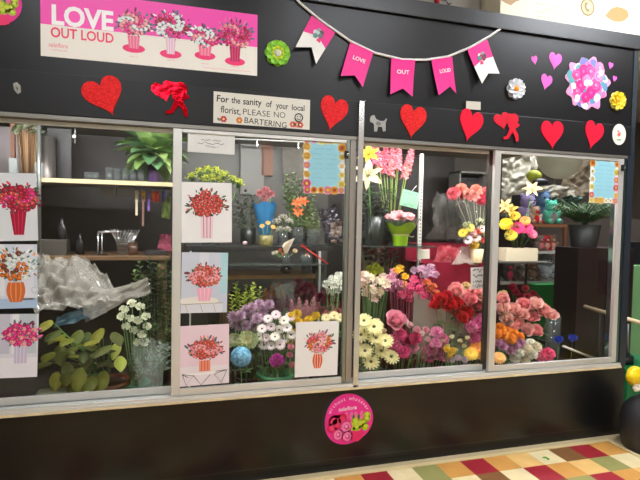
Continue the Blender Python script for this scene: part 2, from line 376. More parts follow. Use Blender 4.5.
rect(b, .0, .03, -.04, h / 2, pr(238, 238, 242), K + .0001); rect(b, .03, .11, -.04, h / 2, pr(196, 208, 214), K + .0001); rect(b, -w / 2, -.01, -.04, h / 2, pr(200, 200, 214), K + .0001); rect(b, -w / 2, w / 2, -h / 2, -.06, pr(236, 234, 240), K + .0001)
print_bouquet(b, .04, .055, .17, .13, [HOT, HOT, PINK], 16, K, 8, ((110, 120, 130), (120, 60, 90)), .024, 2); vase_ink(b, .04, -.09, .0, .055, .06, pr(206, 196, 220), K - .0009, pr(232, 226, 238)); done()
b, w, h, done = sheet('flower_poster', 'white poster of coral bouquet in pink striped vase, top of column beside the silver stile', 'poster', ((181.5, 182), (232.5, 183), (231, 242.5), (181, 242.5)), YPO, pr(240, 238, 236))
print_bouquet(b, .0, .045, .2, .15, [CORAL, CORAL, ((170, 44, 40), (208, 70, 60), (234, 116, 104))], 22, K, 11, ((60, 74, 60), (86, 110, 80), (70, 64, 78)), .023); vase_ink(b, 0, -.14, -.02, .06, .068, pr(238, 214, 222), K - .0009, pr(206, 84, 110)); done()
b, w, h, done = sheet('flower_poster', 'poster of pink roses on round white table, middle of column beside the silver stile', 'poster', ((181.5, 252), (228, 253), (227, 312), (181, 313.5)), YPO, pr(206, 212, 224))
rect(b, -.03, .02, -.08, h / 2, pr(220, 222, 232), K + .0001); rect(b, .085, w / 2, -.06, h / 2, pr(178, 218, 224), K + .0001)
b.disc((-.03, -.1), .024, pr(238, 232, 224), K, 26, 4.5, 0); rect(b, -w / 2, .1, -h / 2 + .001, -.115, pr(226, 226, 232), K - .00012)
b.disc((-.03, -.098), .0, pr(238, 232, 224), K, 6)
for x in (-.1, -.02, .05): b.tube([(x, K - .0005, -.12), (x + .012, K - .0005, -h / 2 + .004)], .0012, pr(170, 140, 70), 4)
b.tube([(-.12, K - .0005, -.118), (.1, K - .0005, -.112)], .0014, pr(176, 146, 80), 4)
print_bouquet(b, -.0, .035, .18, .13, [CORAL, PINK, PINK, ((196, 84, 72), (226, 120, 100), (240, 150, 130))], 20, K - .0003, 13, ((64, 104, 84), (120, 60, 60)), .024, 4); vase_ink(b, -.0, -.1, -.03, .06, .085, pr(244, 176, 196), K - .0012, pr(250, 206, 216)); done()
b, w, h, done = sheet('flower_poster', 'pink poster of peach roses above a wire table, lowest of column beside the silver stile', 'poster', ((180, 325.5), (229, 324.5), (229, 382), (179.5, 387.5)), YPO, pr(240, 214, 224))
rect(b, -w / 2, w / 2, -h / 2, -.06, pr(238, 228, 232), K + .0001)
print_bouquet(b, .005, .03, .19, .12, [CORAL, PINK, PINK, CORAL], 18, K, 17, ((78, 110, 72), (150, 70, 60), (96, 110, 130)), .025, 6); vase_ink(b, .0, -.09, -.03, .06, .06, pr(240, 150, 120), K - .0009, pr(216, 70, 40))
rect(b, -.115, .1, -.108, -.098, pr(248, 244, 242), K - .0002)
for q in ([(-.12, -.1), (-.1, -.16), (-.06, -.11), (-.12, -.1)], [(-.06, -.11), (-.02, -.165), (.03, -.11)], [(.12, -.095), (.09, -.16), (.05, -.11), (.12, -.09), (.06, -.095)], [(-.12, -.1), (-.09, -.12)]):
    b.tube([(p[0], K - .0012, p[1]) for p in q], .0016, pr(70, 60, 66), 4)
done()
b, w, h, done = sheet('flower_poster', 'white poster of pink and orange lilies in orange vase by the chrome post', 'poster', ((296, 322), (338.5, 321), (337.5, 374.5), (294.5, 377.5)), YPO, pr(240, 238, 234))
print_bouquet(b, .015, .035, .17, .14, [PINK, ORANGE, ((214, 60, 80), (236, 100, 110), (246, 150, 150)), PINK], 18, K, 19, ((70, 100, 80), (60, 120, 100), (150, 90, 130)), .022, 8)
for q in range(6): b.disc((.03 + .018 * math.cos(q * 1.047), .04 + .018 * math.sin(q * 1.047)), .016, pr(248, 200, 200), K - .0016, 6, .45, q * 1.047 + PI / 2)
vase_ink(b, .005, -.115, -.03, .035, .045, pr(226, 96, 48), K - .0009, pr(250, 226, 210), .01); done()
# paper notice inside clear sleeve
b, w, h, done = sheet('paper_notice', 'small white paper notice with handwriting at top of second window', 'notice', ((188, 132.5), (235, 136), (234.5, 155), (187.5, 151.5)), YPO, mat((226, 226, 222), .25, 0, .5, noise_s=18, bump=.25, coat=.3))
for k, (a, c) in enumerate(((-.06, .05), (-.08, .08), (-.04, .04))): scribble(b, a, c, .018 - k * .017, .012, pr(120, 120, 122), K, 24, k + 3)
done()
# blue hours signs with flower borders
def hours(label, q, y, seed):
    b, w, h, done = sheet('hours_sign', label, 'sign', q, y, pr(236, 232, 224)); r = random.Random(seed)
    rect(b, -w * .4, w * .4, -h * .42, h * .42, pr(146, 200, 214), K)
    pal = [(246, 176, 80), (244, 150, 170), (240, 226, 140), (250, 248, 244), (246, 200, 120), (238, 110, 150)]
    pos = [(-w / 2 + .02 + (w - .04) * k / 5, s * (h / 2 - .018)) for k in range(6) for s in (1, -1)] + [(s * (w / 2 - .018), -h / 2 + .055 + (h - .11) * k / 4) for k in range(5) for s in (1, -1)]
    for i, (x, z) in enumerate(pos):
        c = pal[r.randrange(6)]; rr = min(.019, w * .09) * (1 + .45 * r.random())
        for q_ in range(6): b.disc((x + rr * .55 * math.cos(q_ * 1.047), z + rr * .55 * math.sin(q_ * 1.047)), rr * .5, pr(*c), K - .0003 - i * 1e-5, 6)
        b.disc((x, z), rr * .35, pr(250, 200, 60) if c[2] > 90 else pr(200, 70, 40), K - .0008, 7)
    ink = pr(112, 160, 178)
    scribble(b, -w * .22, w * .22, h * .3, .008, ink, K - .0003, 16, seed)
    for k in range(6): scribble(b, -w * .3, -w * .05, h * (.2 - k * .085), .006, ink, K - .0003, 9, seed + k + 1)
    for k in range(6): scribble(b, w * .06, w * .3, h * (.2 - k * .085), .006, ink, K - .0003, 9, seed + k + 20)
    done()
hours('larger pale blue sign with flower border on glass beside the chrome post', ((304.5, 136.5), (345, 139), (344, 193.5), (303, 193)), YPO, 4)
hours('smaller pale blue sign with flower border at top right of the last window', ((592, 155), (619.5, 157), (616.5, 203.5), (588, 202.5)), YPO, 9)
# big banner
BY = -.0005
b, w, h, done = sheet('poster_banner', 'long pink and white LOVE OUT LOUD banner with four printed bouquets on upper black wall', 'banner', ((40.5, -11), (257.5, 13.5), (257, 77.5), (40.5, 54)), BY, pr(242, 236, 226))
rect(b, -w / 2, w / 2, -h / 2 + h * .47, h / 2, pr(250, 84, 184), K)
text_into(b, 'LOVE', (-w / 2 + .05, -.004), .132, pr(255, 250, 250), K - .0004, .035, 'LEFT', width=.285)
text_into(b, 'OUT LOUD', (-w / 2 + .045, -.068), .068, pr(240, 70, 110), K - .0004, .022, 'LEFT', width=.29)
text_into(b, 'teleflora', (-w / 2 + .036, -.118), .03, pr(240, 110, 140), K - .0004, 0, 'LEFT', shear=.2, width=.085)
scribble(b, -w / 2 + .036, -w / 2 + .125, -.132, .007, pr(240, 130, 150), K - .0004, 22, 5)
for cx, cz, bw, bh, pal, vw, vz, vt, vc, n in ((-.105, .04, .175, .13, [HOT, PINK, WHT, PINK], .06, -.085, -.02, (236, 120, 150), 18), (.078, .05, .19, .155, [WHT, WHT, RED, HOT], .05, -.095, -.01, (232, 190, 206), 18), (.255, .01, .155, .115, [WHT, PINK, HOT, WHT], .07, -.085, -.03, (240, 120, 150), 14), (.415, .04, .2, .16, [HOT, RED, HOT, PINK], .06, -.1, -.01, (190, 40, 90), 22)):
    b.disc((cx, vz), .022, pr(240, 60, 120), K - .0004, 20, 2.5)
    vase_ink(b, cx, vz, vt, vw * .8, vw, pr(*vc), K - .0014, pr(*(min(255, v + 50) for v in vc)))
    print_bouquet(b, cx, cz, bw, bh, pal, n, K - .0005, int(cx * 100) + 50, ((90, 110, 130), (80, 130, 130), (120, 40, 70)), .021, 6)
    scribble(b, cx - .02, cx + .02, -.127, .006, pr(240, 150, 170), K - .0004, 9, 3)
scribble(b, .24, .5, -.148, .005, pr(244, 140, 160), K - .0004, 40, 2); done()
# handwritten sign
b, w, h, done = sheet('handwritten_sign', 'white handwritten no bartering sign with smiley on the black band', 'sign', ((214, 91.5), (310.5, 100), (309, 130), (213, 122.5)), -.0125, pr(222, 218, 206))
ik = pr(24, 22, 24)
def hand(s, x, z, size, W, seed, bold=.0):
    r = random.Random(seed); n = len(s); xs = x
    wd = {'i': .5, 'l': .45, 't': .65, 'f': .65, 'r': .75, ' ': .7, ',': .4, 'I': .5, 'm': 1.4, 'F': 1.1}; tot = sum(wd.get(c, 1) for c in s)
    for c in s:
        ww = wd.get(c, 1) * W / tot
        if c != ' ': text_into(b, c, (xs + ww / 2, z + (r.random() - .5) * size * .08), size, ik, K - .0003, bold, 'CENTER', (r.random() - .5) * .16)
        xs += ww
hw_ = [('For', -.47, .19, .12, .05, .016), ('the', -.325, .18, .09, .048, .01), ('sanity', -.205, .165, .19, .05, .012), ('of', .03, .155, .06, .05, .01), ('your', .135, .13, .13, .05, .01), ('local', .305, .115, .135, .046, .01),
       ('florist,', -.43, -.15, .2, .052, .006), ('PLEASE', -.205, -.16, .28, .046, -.006), ('NO', .115, -.175, .12, .046, -.006), ('BARTERING', -.19, -.43, .44, .045, 0)]
for k, (s_, u, v, ww, sz, bd) in enumerate(hw_): text_into(b, s_, (u * w, v * h), sz, ik, K - .0003, bd, 'LEFT', -.02 + .03 * (k % 3 - 1), 0, ww * w)
ring = [(w * .38 + .022 * math.cos(a * .314), K - .0006, -h * .12 + .022 * math.sin(a * .314)) for a in range(21)]
b.tube(ring, .0032, ik, 5); b.disc((w * .38 - .008, -h * .09), .0035, ik, K - .0004, 7); b.disc((w * .38 + .008, -h * .09), .0035, ik, K - .0004, 7)
b.tube([(w * .38 + .012 * math.cos(a), K - .0006, -h * .12 + .012 * math.sin(a)) for a in (3.5, 4.1, 4.7, 5.3, 5.9)], .002, ik, 5)
for x, c in ((-.215, (206, 70, 80)), (-.13, (230, 130, 60)), (.17, (232, 110, 100)), (.195, (240, 140, 140)), (.215, (226, 96, 96))):
    for q in range(6): b.disc((x + .011 * math.cos(q * 1.047), -h * .36 + .011 * math.sin(q * 1.047)), .008, pr(*c), K - .0003, 7)
    b.disc((x, -h * .36), .006, pr(250, 220, 150), K - .0006, 7)
b.disc((-.24, -h * .38), .012, pr(110, 120, 96), K - .0002, 7, .6, 1); done()
# hearts and small cut-outs
def heart_cut(name, label, cx, cy, w_px, h_px, tilt, m, y, th=.005, cat='heart'):
    ce = P(cx, cy, y); k = PXM(ce); b = MB(); b.plate(heart(w_px * k * 1.04, h_px * k), m, 0, th); o = b.obj(name); place(o, ce, tilt)
    bv = o.modifiers.new('bevel', 'BEVEL'); bv.width = .0015; bv.segments = 2; bv.limit_method = 'ANGLE'
    return tag(o, label, cat)
G1 = glitter((232, 16, 20)); G2 = glitter((230, 16, 26)); HR = mat((232, 24, 56), .6, 0, .15)
yb = -.0125
heart_cut('glitter_heart', 'red glitter heart leftmost on the black band, under the banner', 105, 97, 37, 38, .4, G1, yb)
heart_cut('glitter_heart', 'red glitter heart on the black band beside the handwritten sign', 333, 114, 28, 34, -.2, G2, yb)
heart_cut('glitter_heart', 'red glitter heart on the black band beside the silver dog', 412.5, 122, 28, 33, -.1, G1, yb)
heart_cut('felt_heart', 'plain red heart on the band under the last bunting flag', 470, 126, 26, 32, -.22, HR, yb)
heart_cut('felt_heart', 'plain red heart on the band right of the cupid with bare legs', 552, 135, 26, 28, .05, HR, yb)['label'] = 'plain red heart on the band below the three violet paper hearts'
heart_cut('felt_heart', 'plain red heart on the band beside the white oval sticker', 593, 135.5, 22, 28, -.22, HR, yb)
PH = pr(226, 96, 190); yp = -.0005
heart_cut('paper_heart', 'big violet paper heart left of the bouquet cut-out, upper right of three', 555, 61.5, 15, 17, -.1, PH, yp, .002)
heart_cut('paper_heart', 'medium violet paper heart left of the bouquet cut-out, lowest of three', 546, 82.5, 13, 16, -.2, PH, yp, .002)
heart_cut('paper_heart', 'smallest violet paper heart farthest left of the bouquet cut-out', 534.5, 60.5, 7, 9, .25, PH, yp, .002)
heart_cut('paper_heart', 'tiny pink paper heart above right of the bouquet cut-out', 610.5, 66, 5.5, 7, -.2, PH, yp, .002)
heart_cut('paper_heart', 'tiny pink paper heart just above the yellow paper flower', 614.5, 79, 5, 6, -.2, PH, yp, .002)
def cupid(label, cx, cy, s, foil, flip=0):
    """foil cut-out: a heart held by a small winged cupid"""
    ce = P(cx, cy, yb); b = MB(); k = PXM(ce) * s
    def pl(pts, y=0): b.plate([(p[0] * k, p[1] * k) for p in pts], foil, y, .003)
    hh = heart(23, 21); a = .3
    pl([(-8 + x * math.cos(a) - z * math.sin(a), 5 + x * math.sin(a) + z * math.cos(a)) for x, z in hh], 0)
    e = lambda x, z, rx, rz, t=0: [(x + rx * math.cos(q * PI / 7) * math.cos(t) - rz * math.sin(q * PI / 7) * math.sin(t), z + rx * math.cos(q * PI / 7) * math.sin(t) + rz * math.sin(q * PI / 7) * math.cos(t)) for q in range(14)]
    pl(e(3, 8, 5, 7.5, .1), -.002); pl(e(8.5, 9, 6.5, 7, -.2), -.003); pl(e(8.5, 1, 8.5, 3.2, .15), -.004); pl(e(6.5, -2.5, 4.6, 6, .1), -.005)
    pl([(2, -4), (8, -6), (4, -11), (1, -16), (-6, -17.5), (-6, -14), (-2, -13), (0, -9)], -.006); pl([(5, -5), (11, -4), (15, -10), (16, -18), (12.5, -19), (10, -12)], -.0065)
    o = b.obj('cupid_cutout'); o.location = ce; o.modifiers.new('b', 'BEVEL').width = .0008
    return tag(o, label, 'cut-out')
cupid('shiny red foil cupid and heart cut-out on the band left of the handwritten sign', 172, 97.5, .98, mat((214, 8, 36), .14, .9, .6, name='red_foil', noise_s=14, bump=.35))
cupid('matte red cupid and heart cut-out on the band above the rightmost silver stile', 507.5, 126, .8, mat((222, 16, 50), .4, .1, .5, name='red_plastic'))
# silver dog sticker
dog = [(371, 116), (374, 115), (376, 119), (380, 121), (384, 121), (386, 118.5), (387, 119), (385.5, 123), (385.5, 131), (382.8, 131.5), (382, 127), (378, 126.5), (376.8, 131.5), (374, 131.5), (374, 125), (373, 123), (370, 122), (369.8, 119)]
c, q = pxpoly(dog, yb); b = MB(); b.plate(q, mat((168, 166, 160), .35, .5), 0, .003); b.disc((.0, -.002), .012, pr(120, 120, 118), -.0033, 8, 1.3, 0, .3); o = b.obj('dog_sticker', None, c); tag(o, 'small silver dog shaped sticker on the band right of the chrome post', 'sticker')
# small pieces stuck on the wall
ce = P(17, 88, yb); b = MB(); b.plate([(-.016, .02), (0, .028), (.016, .012), (.018, -.02), (.004, -.03), (-.012, -.01)], mat((190, 190, 186), .25, .7), 0, .003); b.ink([(-.006, .008), (.008, .0), (.002, -.016)], pr(60, 60, 62), -.0035); tag(b.obj('foil_scrap', None, ce), 'little crumpled silver sticker at far left of the band', 'sticker')
b, w, h, done = sheet('paper_tab', 'blank white paper tab at the seam below the last bunting flag', 'paper', ((466, 101), (481, 102), (480, 110), (466, 109)), -.0128, pr(206, 200, 188)); done()
# foam flowers
def foamflower(label, cx, cy, rp, c1, c2, c3, n=8):
    ce = P(cx, cy, yp); k = PXM(ce) * rp; e = empty('foam_flower', ce, label, 'paper flower')
    b = MB(); pts = []
    for q in range(n * 6):
        a = 2 * PI * q / (n * 6); r = k * (.86 + .15 * abs(math.cos(n * a / 2)) ** .6); pts.append((r * math.cos(a), r * math.sin(a)))
    b.plate(pts, c1, 0, .004)
    for q in range(n):
        a = 2 * PI * (q + .5) / n
        b.petal(T(0, -.004, 0) @ Matrix.Rotation(PI / 2, 4, 'X') @ RZ(a), k * .95, k * .34, c2, .12, .1, .5)
    b.obj('petals', e)
    b = MB(); b.lathe([(k * .2, 0), (k * .3, .0), (k * .48, .012), (k * .44, .012), (k * .3, .004), (.001, .004)], c3[0], seg=16, cap=False)
    b.ball((0, 0, .004), k * .3, c3[1], (1, 1, .4)); o = b.obj('centre', e, (0, -.006, 0)); o.rotation_euler = (PI / 2, 0, 0)
foamflower('lime green paper flower with yellow ring beside the long pink banner', 277.5, 53.5, 13, pr(120, 190, 40), pr(150, 214, 70), (pr(240, 222, 40), pr(206, 206, 190)))
foamflower('white paper flower with orange centre below the end of the bunting', 515.5, 89, 10.5, pr(196, 200, 206), pr(228, 232, 238), (pr(226, 226, 220), pr(226, 140, 20)))
foamflower('yellow paper flower at lower right of the bouquet cut-out', 617, 101, 9.5, pr(236, 224, 120), pr(244, 214, 40), (pr(240, 190, 30), pr(226, 150, 10)))
# bouquet cut-out
ce = P(587, 83.5, yp); k = PXM(ce); b = MB(); r = random.Random(5); pts = []
for q in range(60):
    a = 2 * PI * q / 60; rr = (25 + 2.6 * math.sin(11 * a) + 1.5 * math.sin(5 * a + 1)) * k; pts.append((rr * math.cos(a) * 1.02, rr * math.sin(a) * .98))
b.plate(pts, pr(226, 150, 196), 0, .004)
for q in range(70):
    a = 2 * PI * r.random(); d = (8 + 15 * r.random()) * k; b.disc((d * math.cos(a), d * math.sin(a)), (3 + 2 * r.random()) * k, pr(*[(96, 140, 176), (90, 160, 166), (120, 120, 190), (220, 216, 226), (230, 110, 170)][q % 5]), -.0044 - q * 1e-5, 7, .8, a, .3)
for i, (x, z) in enumerate(((-9, -3), (3, 12), (13, 8), (-6, 11), (10, -1), (-1, 3), (4, -9), (-14, 7), (14, 17), (-2, -14), (-13, -9))):
    c = [((206, 20, 110), (232, 44, 140), (244, 90, 166)), ((214, 50, 130), (236, 90, 160), (246, 140, 186)), ((228, 110, 166), (240, 146, 190), (246, 176, 206))][i % 3]
    print_flower(b, x * k, z * k, (7.2 - .2 * i) * k, c, -.005 - i * 2e-5)
for x, z in ((16, 12), (-2, 0), (13, -13), (-12, -15), (-17, -4), (3, 1)): b.disc((x * k, z * k), 3.2 * k, pr(246, 244, 248), -.0064, 8, 1, 0, .3)
tag(b.obj('bouquet_cutout', None, ce), 'large printed pink bouquet cut-out on the upper right of the black wall', 'cut-out')
# oval sticker on the band
ce = P(619, 134.5, yb); k = PXM(ce); b = MB(); b.plate([(8.5 * k * math.cos(a * .2618), 10.5 * k * math.sin(a * .2618)) for a in range(24)], pr(226, 224, 210), 0, .002)
heart_ = [(x + -.001, z - .004) for x, z in heart(.03, .03)]; b.ink(heart_, pr(226, 80, 90), -.0024)
for x, z, c in ((-.012, .022, (220, 90, 110)), (0, .014, (230, 150, 140)), (-.016, -.008, (240, 170, 150)), (.012, .01, (170, 190, 150))): b.disc((x, z), .008, pr(*c), -.0026, 7, 1, 0, .3)
rect(b, -.02, .02, -.042, -.033, pr(110, 150, 110), -.0024); tag(b.obj('oval_sticker', None, ce), 'cream oval sticker with tiny flowers at right end of the band', 'sticker')
# round teleflora stickers
def tulip_sticker(label, cx, cy, rx, rz, y, lobes, words):
    ce = P(cx, cy, y); k = PXM(ce); b = MB(); r = random.Random(3)
    R = lambda a: 1 + .035 * math.cos(lobes * a + .6)
    if words: b.plate([((rx + 2.0) * k * R(a * .105) * math.cos(a * .105) - .008, (rz + 1.5) * k * math.sin(a * .105) + .004) for a in range(60)], pr(40, 40, 42), 0, .001)
    pts = [(rx * k * R(a * .105) * math.cos(a * .105), rz * k * R(a * .105) * math.sin(a * .105)) for a in range(60)]
    b.plate(pts, pr(238, 50, 150), -.001, .002); Y = -.0034
    w, h = rx * k, rz * k
    def blob(x, z, r_, c, y_, n=9, sx=1, rot=0): b.disc((x * w * .97, z * h * .97), r_ * w * (1.3 if x * x + z * z < .45 else 1.0), pr(*c), y_, n, sx, rot, .2)
    for x in (-.1, .12, .3, .55): blob(x, .12, .14, (236, 110, 160), Y, 8, .5, 0)
    for x in (-.2, .2, .42): b.disc((x * w, .05 * h), .14 * w, pr(60, 110, 50), Y - .0002, 7, .35)
    for x, z, s in ((-.5, -.1, .25), (-.7, -.3, .2), (-.3, .0, .2), (-.62, -.02, .2)): blob(x, z, s, (222, 26, 80), Y - .0004); blob(x, z, s * .6, (240, 60, 110), Y - .0006, 7)
    for x, z in ((.3, -.15), (.5, -.22), (.35, -.35), (.65, -.2), (.78, -.05), (.18, -.28), (.72, -.38), (.8, .1)): blob(x, z, .15, (176, 200, 30), Y - .0006, 8); blob(x, z + .03, .08, (210, 224, 70), Y - .0008, 7)
    for x, z, s in ((-.1, -.3, .2), (-.45, -.6, .24), (-.05, -.7, .24)):
        blob(x, z, s, (214, 60, 130), Y - .001, 10); blob(x, z, s * .75, (244, 130, 180), Y - .0012, 9); blob(x + .02, z, s * .45, (220, 70, 140), Y - .0014, 8); blob(x, z + .02, s * .25, (246, 160, 196), Y - .0016, 7)
    blob(.35, -.72, .22, (236, 50, 110), Y - .001, 9, 1.3)
    if words:
        s = 'without whatever'
        for i, c in enumerate(s):
            if c == ' ': continue
            a = PI * (.86 - .72 * i / (len(s) - 1)); text_into(b, c, (w * .8 * math.cos(a), h * .76 * math.sin(a)), .03, pr(252, 206, 228), Y - .0002, .01, 'CENTER', a - PI / 2)
        text_into(b, 'teleflora', (-.05 * w, .36 * h), .034, pr(252, 230, 240), Y - .0002, .012, 'CENTER', .06, .2, .115)
    o = b.obj('round_sticker', None, ce); tag(o, label, 'sticker')
tulip_sticker('round pink sticker with roses and tulips on the lower black panel', 348.5, 419, 25.5, 25.5, -.0045, 3, True)
tulip_sticker('round pink and lime tulip sticker cut by the top left corner', -7, 1, 25, 25, -.0005, 3, False)
# bunting
bt = empty('bunting', P(402, 60, -.012), 'white cord bunting with five pink paper flags across the upper wall', 'bunting'); bl = bt.location
cord = [(294, -4), (300, 3), (320, 20), (350, 41), (375, 53), (402, 59.5), (425, 60), (448, 56.5), (470, 47.5), (490, 36), (515, 18.5)]
b = MB(); b.tube([P(x, y, -.012) - bl for x, y in cord], .0075, pr(240, 238, 236), 6); b.obj('cord', bt)
PK = pr(238, 28, 140)
def flag(pts, words, prn, label=None):
    c, q = pxpoly(pts, -.014); b = MB(); n = 8
    # pts: TL, TR, BR, notch, BL ; curled paper strip rows
    TL, TR, BRp, N, BL = [Vector((p[0], 0, p[1])) for p in q]
    def surf(u, v):
        top = TL.lerp(TR, u); bot = (BL.lerp(N, u * 2) if u < .5 else N.lerp(BRp, u * 2 - 1)); p = top.lerp(bot, v)
        p.y = -.018 * v * v * (.5 + abs(u - .5)) - .004; return p
    def lay(u0, u1, v0, v1, m, off=0):
        rows = [[surf(u0 + (u1 - u0) * i / n, v0 + (v1 - v0) * j / n) + Vector((0, off, 0)) for i in range(n + 1)] for j in range(n + 1)]; b.grid(rows, m)
    if prn: lay(0, 1, 0, .5, PK); lay(0, 1, .5, 1, pr(236, 232, 226))
    else: lay(0, 1, 0, 1, PK)
    if words:
        ce = surf(.5, .45); a = math.atan2((TR - TL).z, (TR - TL).x); W_ = (TR - TL).length * .52
        text_into(b, words, (ce.x, ce.z - .008), .032, pr(252, 214, 232), ce.y - .0025, .03, 'CENTER', a, 0, W_)
    if prn:
        ce = surf(.5, .42); s = .02
        for i, (x, z, cc) in enumerate(((-.9, .3, (206, 216, 214)), (.2, .9, (150, 150, 160)), (.9, .2, (60, 70, 74)), (-.2, .1, (170, 40, 80) if prn == 2 else (180, 200, 200)), (-.9, -.6, (90, 140, 140)), (.6, -.5, (150, 30, 70) if prn == 2 else (110, 110, 116)))): b.disc((ce.x + x * s, ce.z + z * s), s * .75, pr(*cc), ce.y - .003 - i * 1e-4, 8, 1, 0, .3)
        b.disc((ce.x, ce.z - 2.0 * s), s * .8, pr(236, 60, 120), ce.y - .0026, 8, .8)
    o = b.obj('flag', bt, c - bl)
    if label: o['label'] = label
flag([(311.5, 15.5), (335, 33), (315, 65), (311, 48), (294.5, 48.5)], None, 1, 'pink and white flag with printed bouquet at the left end')
flag([(350, 42.5), (373.5, 52), (361.5, 88), (354, 76), (339.5, 77)], 'LOVE', 0, 'pink flag reading LOVE, left of the middle one')
flag([(391, 58.5), (415, 60.5), (411, 97.5), (402, 89), (389, 95)], 'OUT', 0, 'middle pink flag reading OUT')
flag([(431, 60), (452, 57), (454.5, 94.5), (449, 87), (437, 96)], 'LOUD', 0, 'curled pink flag reading LOUD, right of the middle')
flag([(467, 50), (487, 39.5), (497.5, 74.5), (487, 74), (480, 84.5)], None, 2, 'pink and white flag with printed bouquet at the right end')
LE, LB, TE, EXPO = 34, 45, 170, 0.15
# ================================================================== LAMPS
def ceiling_light(x, y, label, sx=1.2, sy=.3, e=9, z=3.55):
    t = empty('ceiling_light', (x, y, z), label, 'lamp')
    b = MB(); b.box((-sx / 2 - .03, -sy / 2 - .03, -.06), (sx / 2 + .03, sy / 2 + .03, -.001), pr(225, 225, 220)); b.obj('housing', t)
    b = MB(); b.box((-sx / 2, -sy / 2, -.066), (sx / 2, sy / 2, -.061), mat((244, 248, 255), .5, emit=e)); b.obj('diffuser', t)
ceiling_light(-.6, -1.9, 'fluorescent ceiling light in front of the shop front, leftmost', e=LE)
ceiling_light(1.6, -1.9, 'fluorescent ceiling light in front of the shop front, middle one', e=LE)
ceiling_light(3.7, -1.3, 'fluorescent ceiling light in front of the black corner post', e=LE)
ceiling_light(-.6, -4.6, 'fluorescent ceiling light far behind, leftmost', e=LE); ceiling_light(2.4, -4.6, 'fluorescent ceiling light far behind, rightmost', e=LE)
ceiling_light(4.6, 1.9, 'fluorescent ceiling light over the toy shelves', e=LE * 3)
ceiling_light(3.1, -.75, 'fluorescent ceiling light above the cream carton', .9, .25, e=LB)
def tube_lamp(x0, x1, label, e, y=.19):
    t = empty('tube_lamp', ((x0 + x1) / 2, y, 2.13), label, 'lamp'); h = (x1 - x0) / 2
    b = MB(); b.box((-h, -.035, -.02), (h, .035, -.001), pr(220, 220, 215)); b.obj('batten', t)
    b = MB(); b.tube([(-h + .03, 0, -.036), (h - .03, 0, -.036)], .013, mat((250, 250, 250), .5, emit=e), 8); b.obj('tube', t)
tube_lamp(-1.3, -.1, 'fluorescent tube under the cooler ceiling, leftmost', TE * .8); tube_lamp(.1, 1.0, 'fluorescent tube under the cooler ceiling beside the chrome post', TE)
tube_lamp(1.12, 2.0, 'fluorescent tube under the cooler ceiling above the tall pink spikes', TE); tube_lamp(2.06, 3.0, 'fluorescent tube under the cooler ceiling, rightmost', TE)
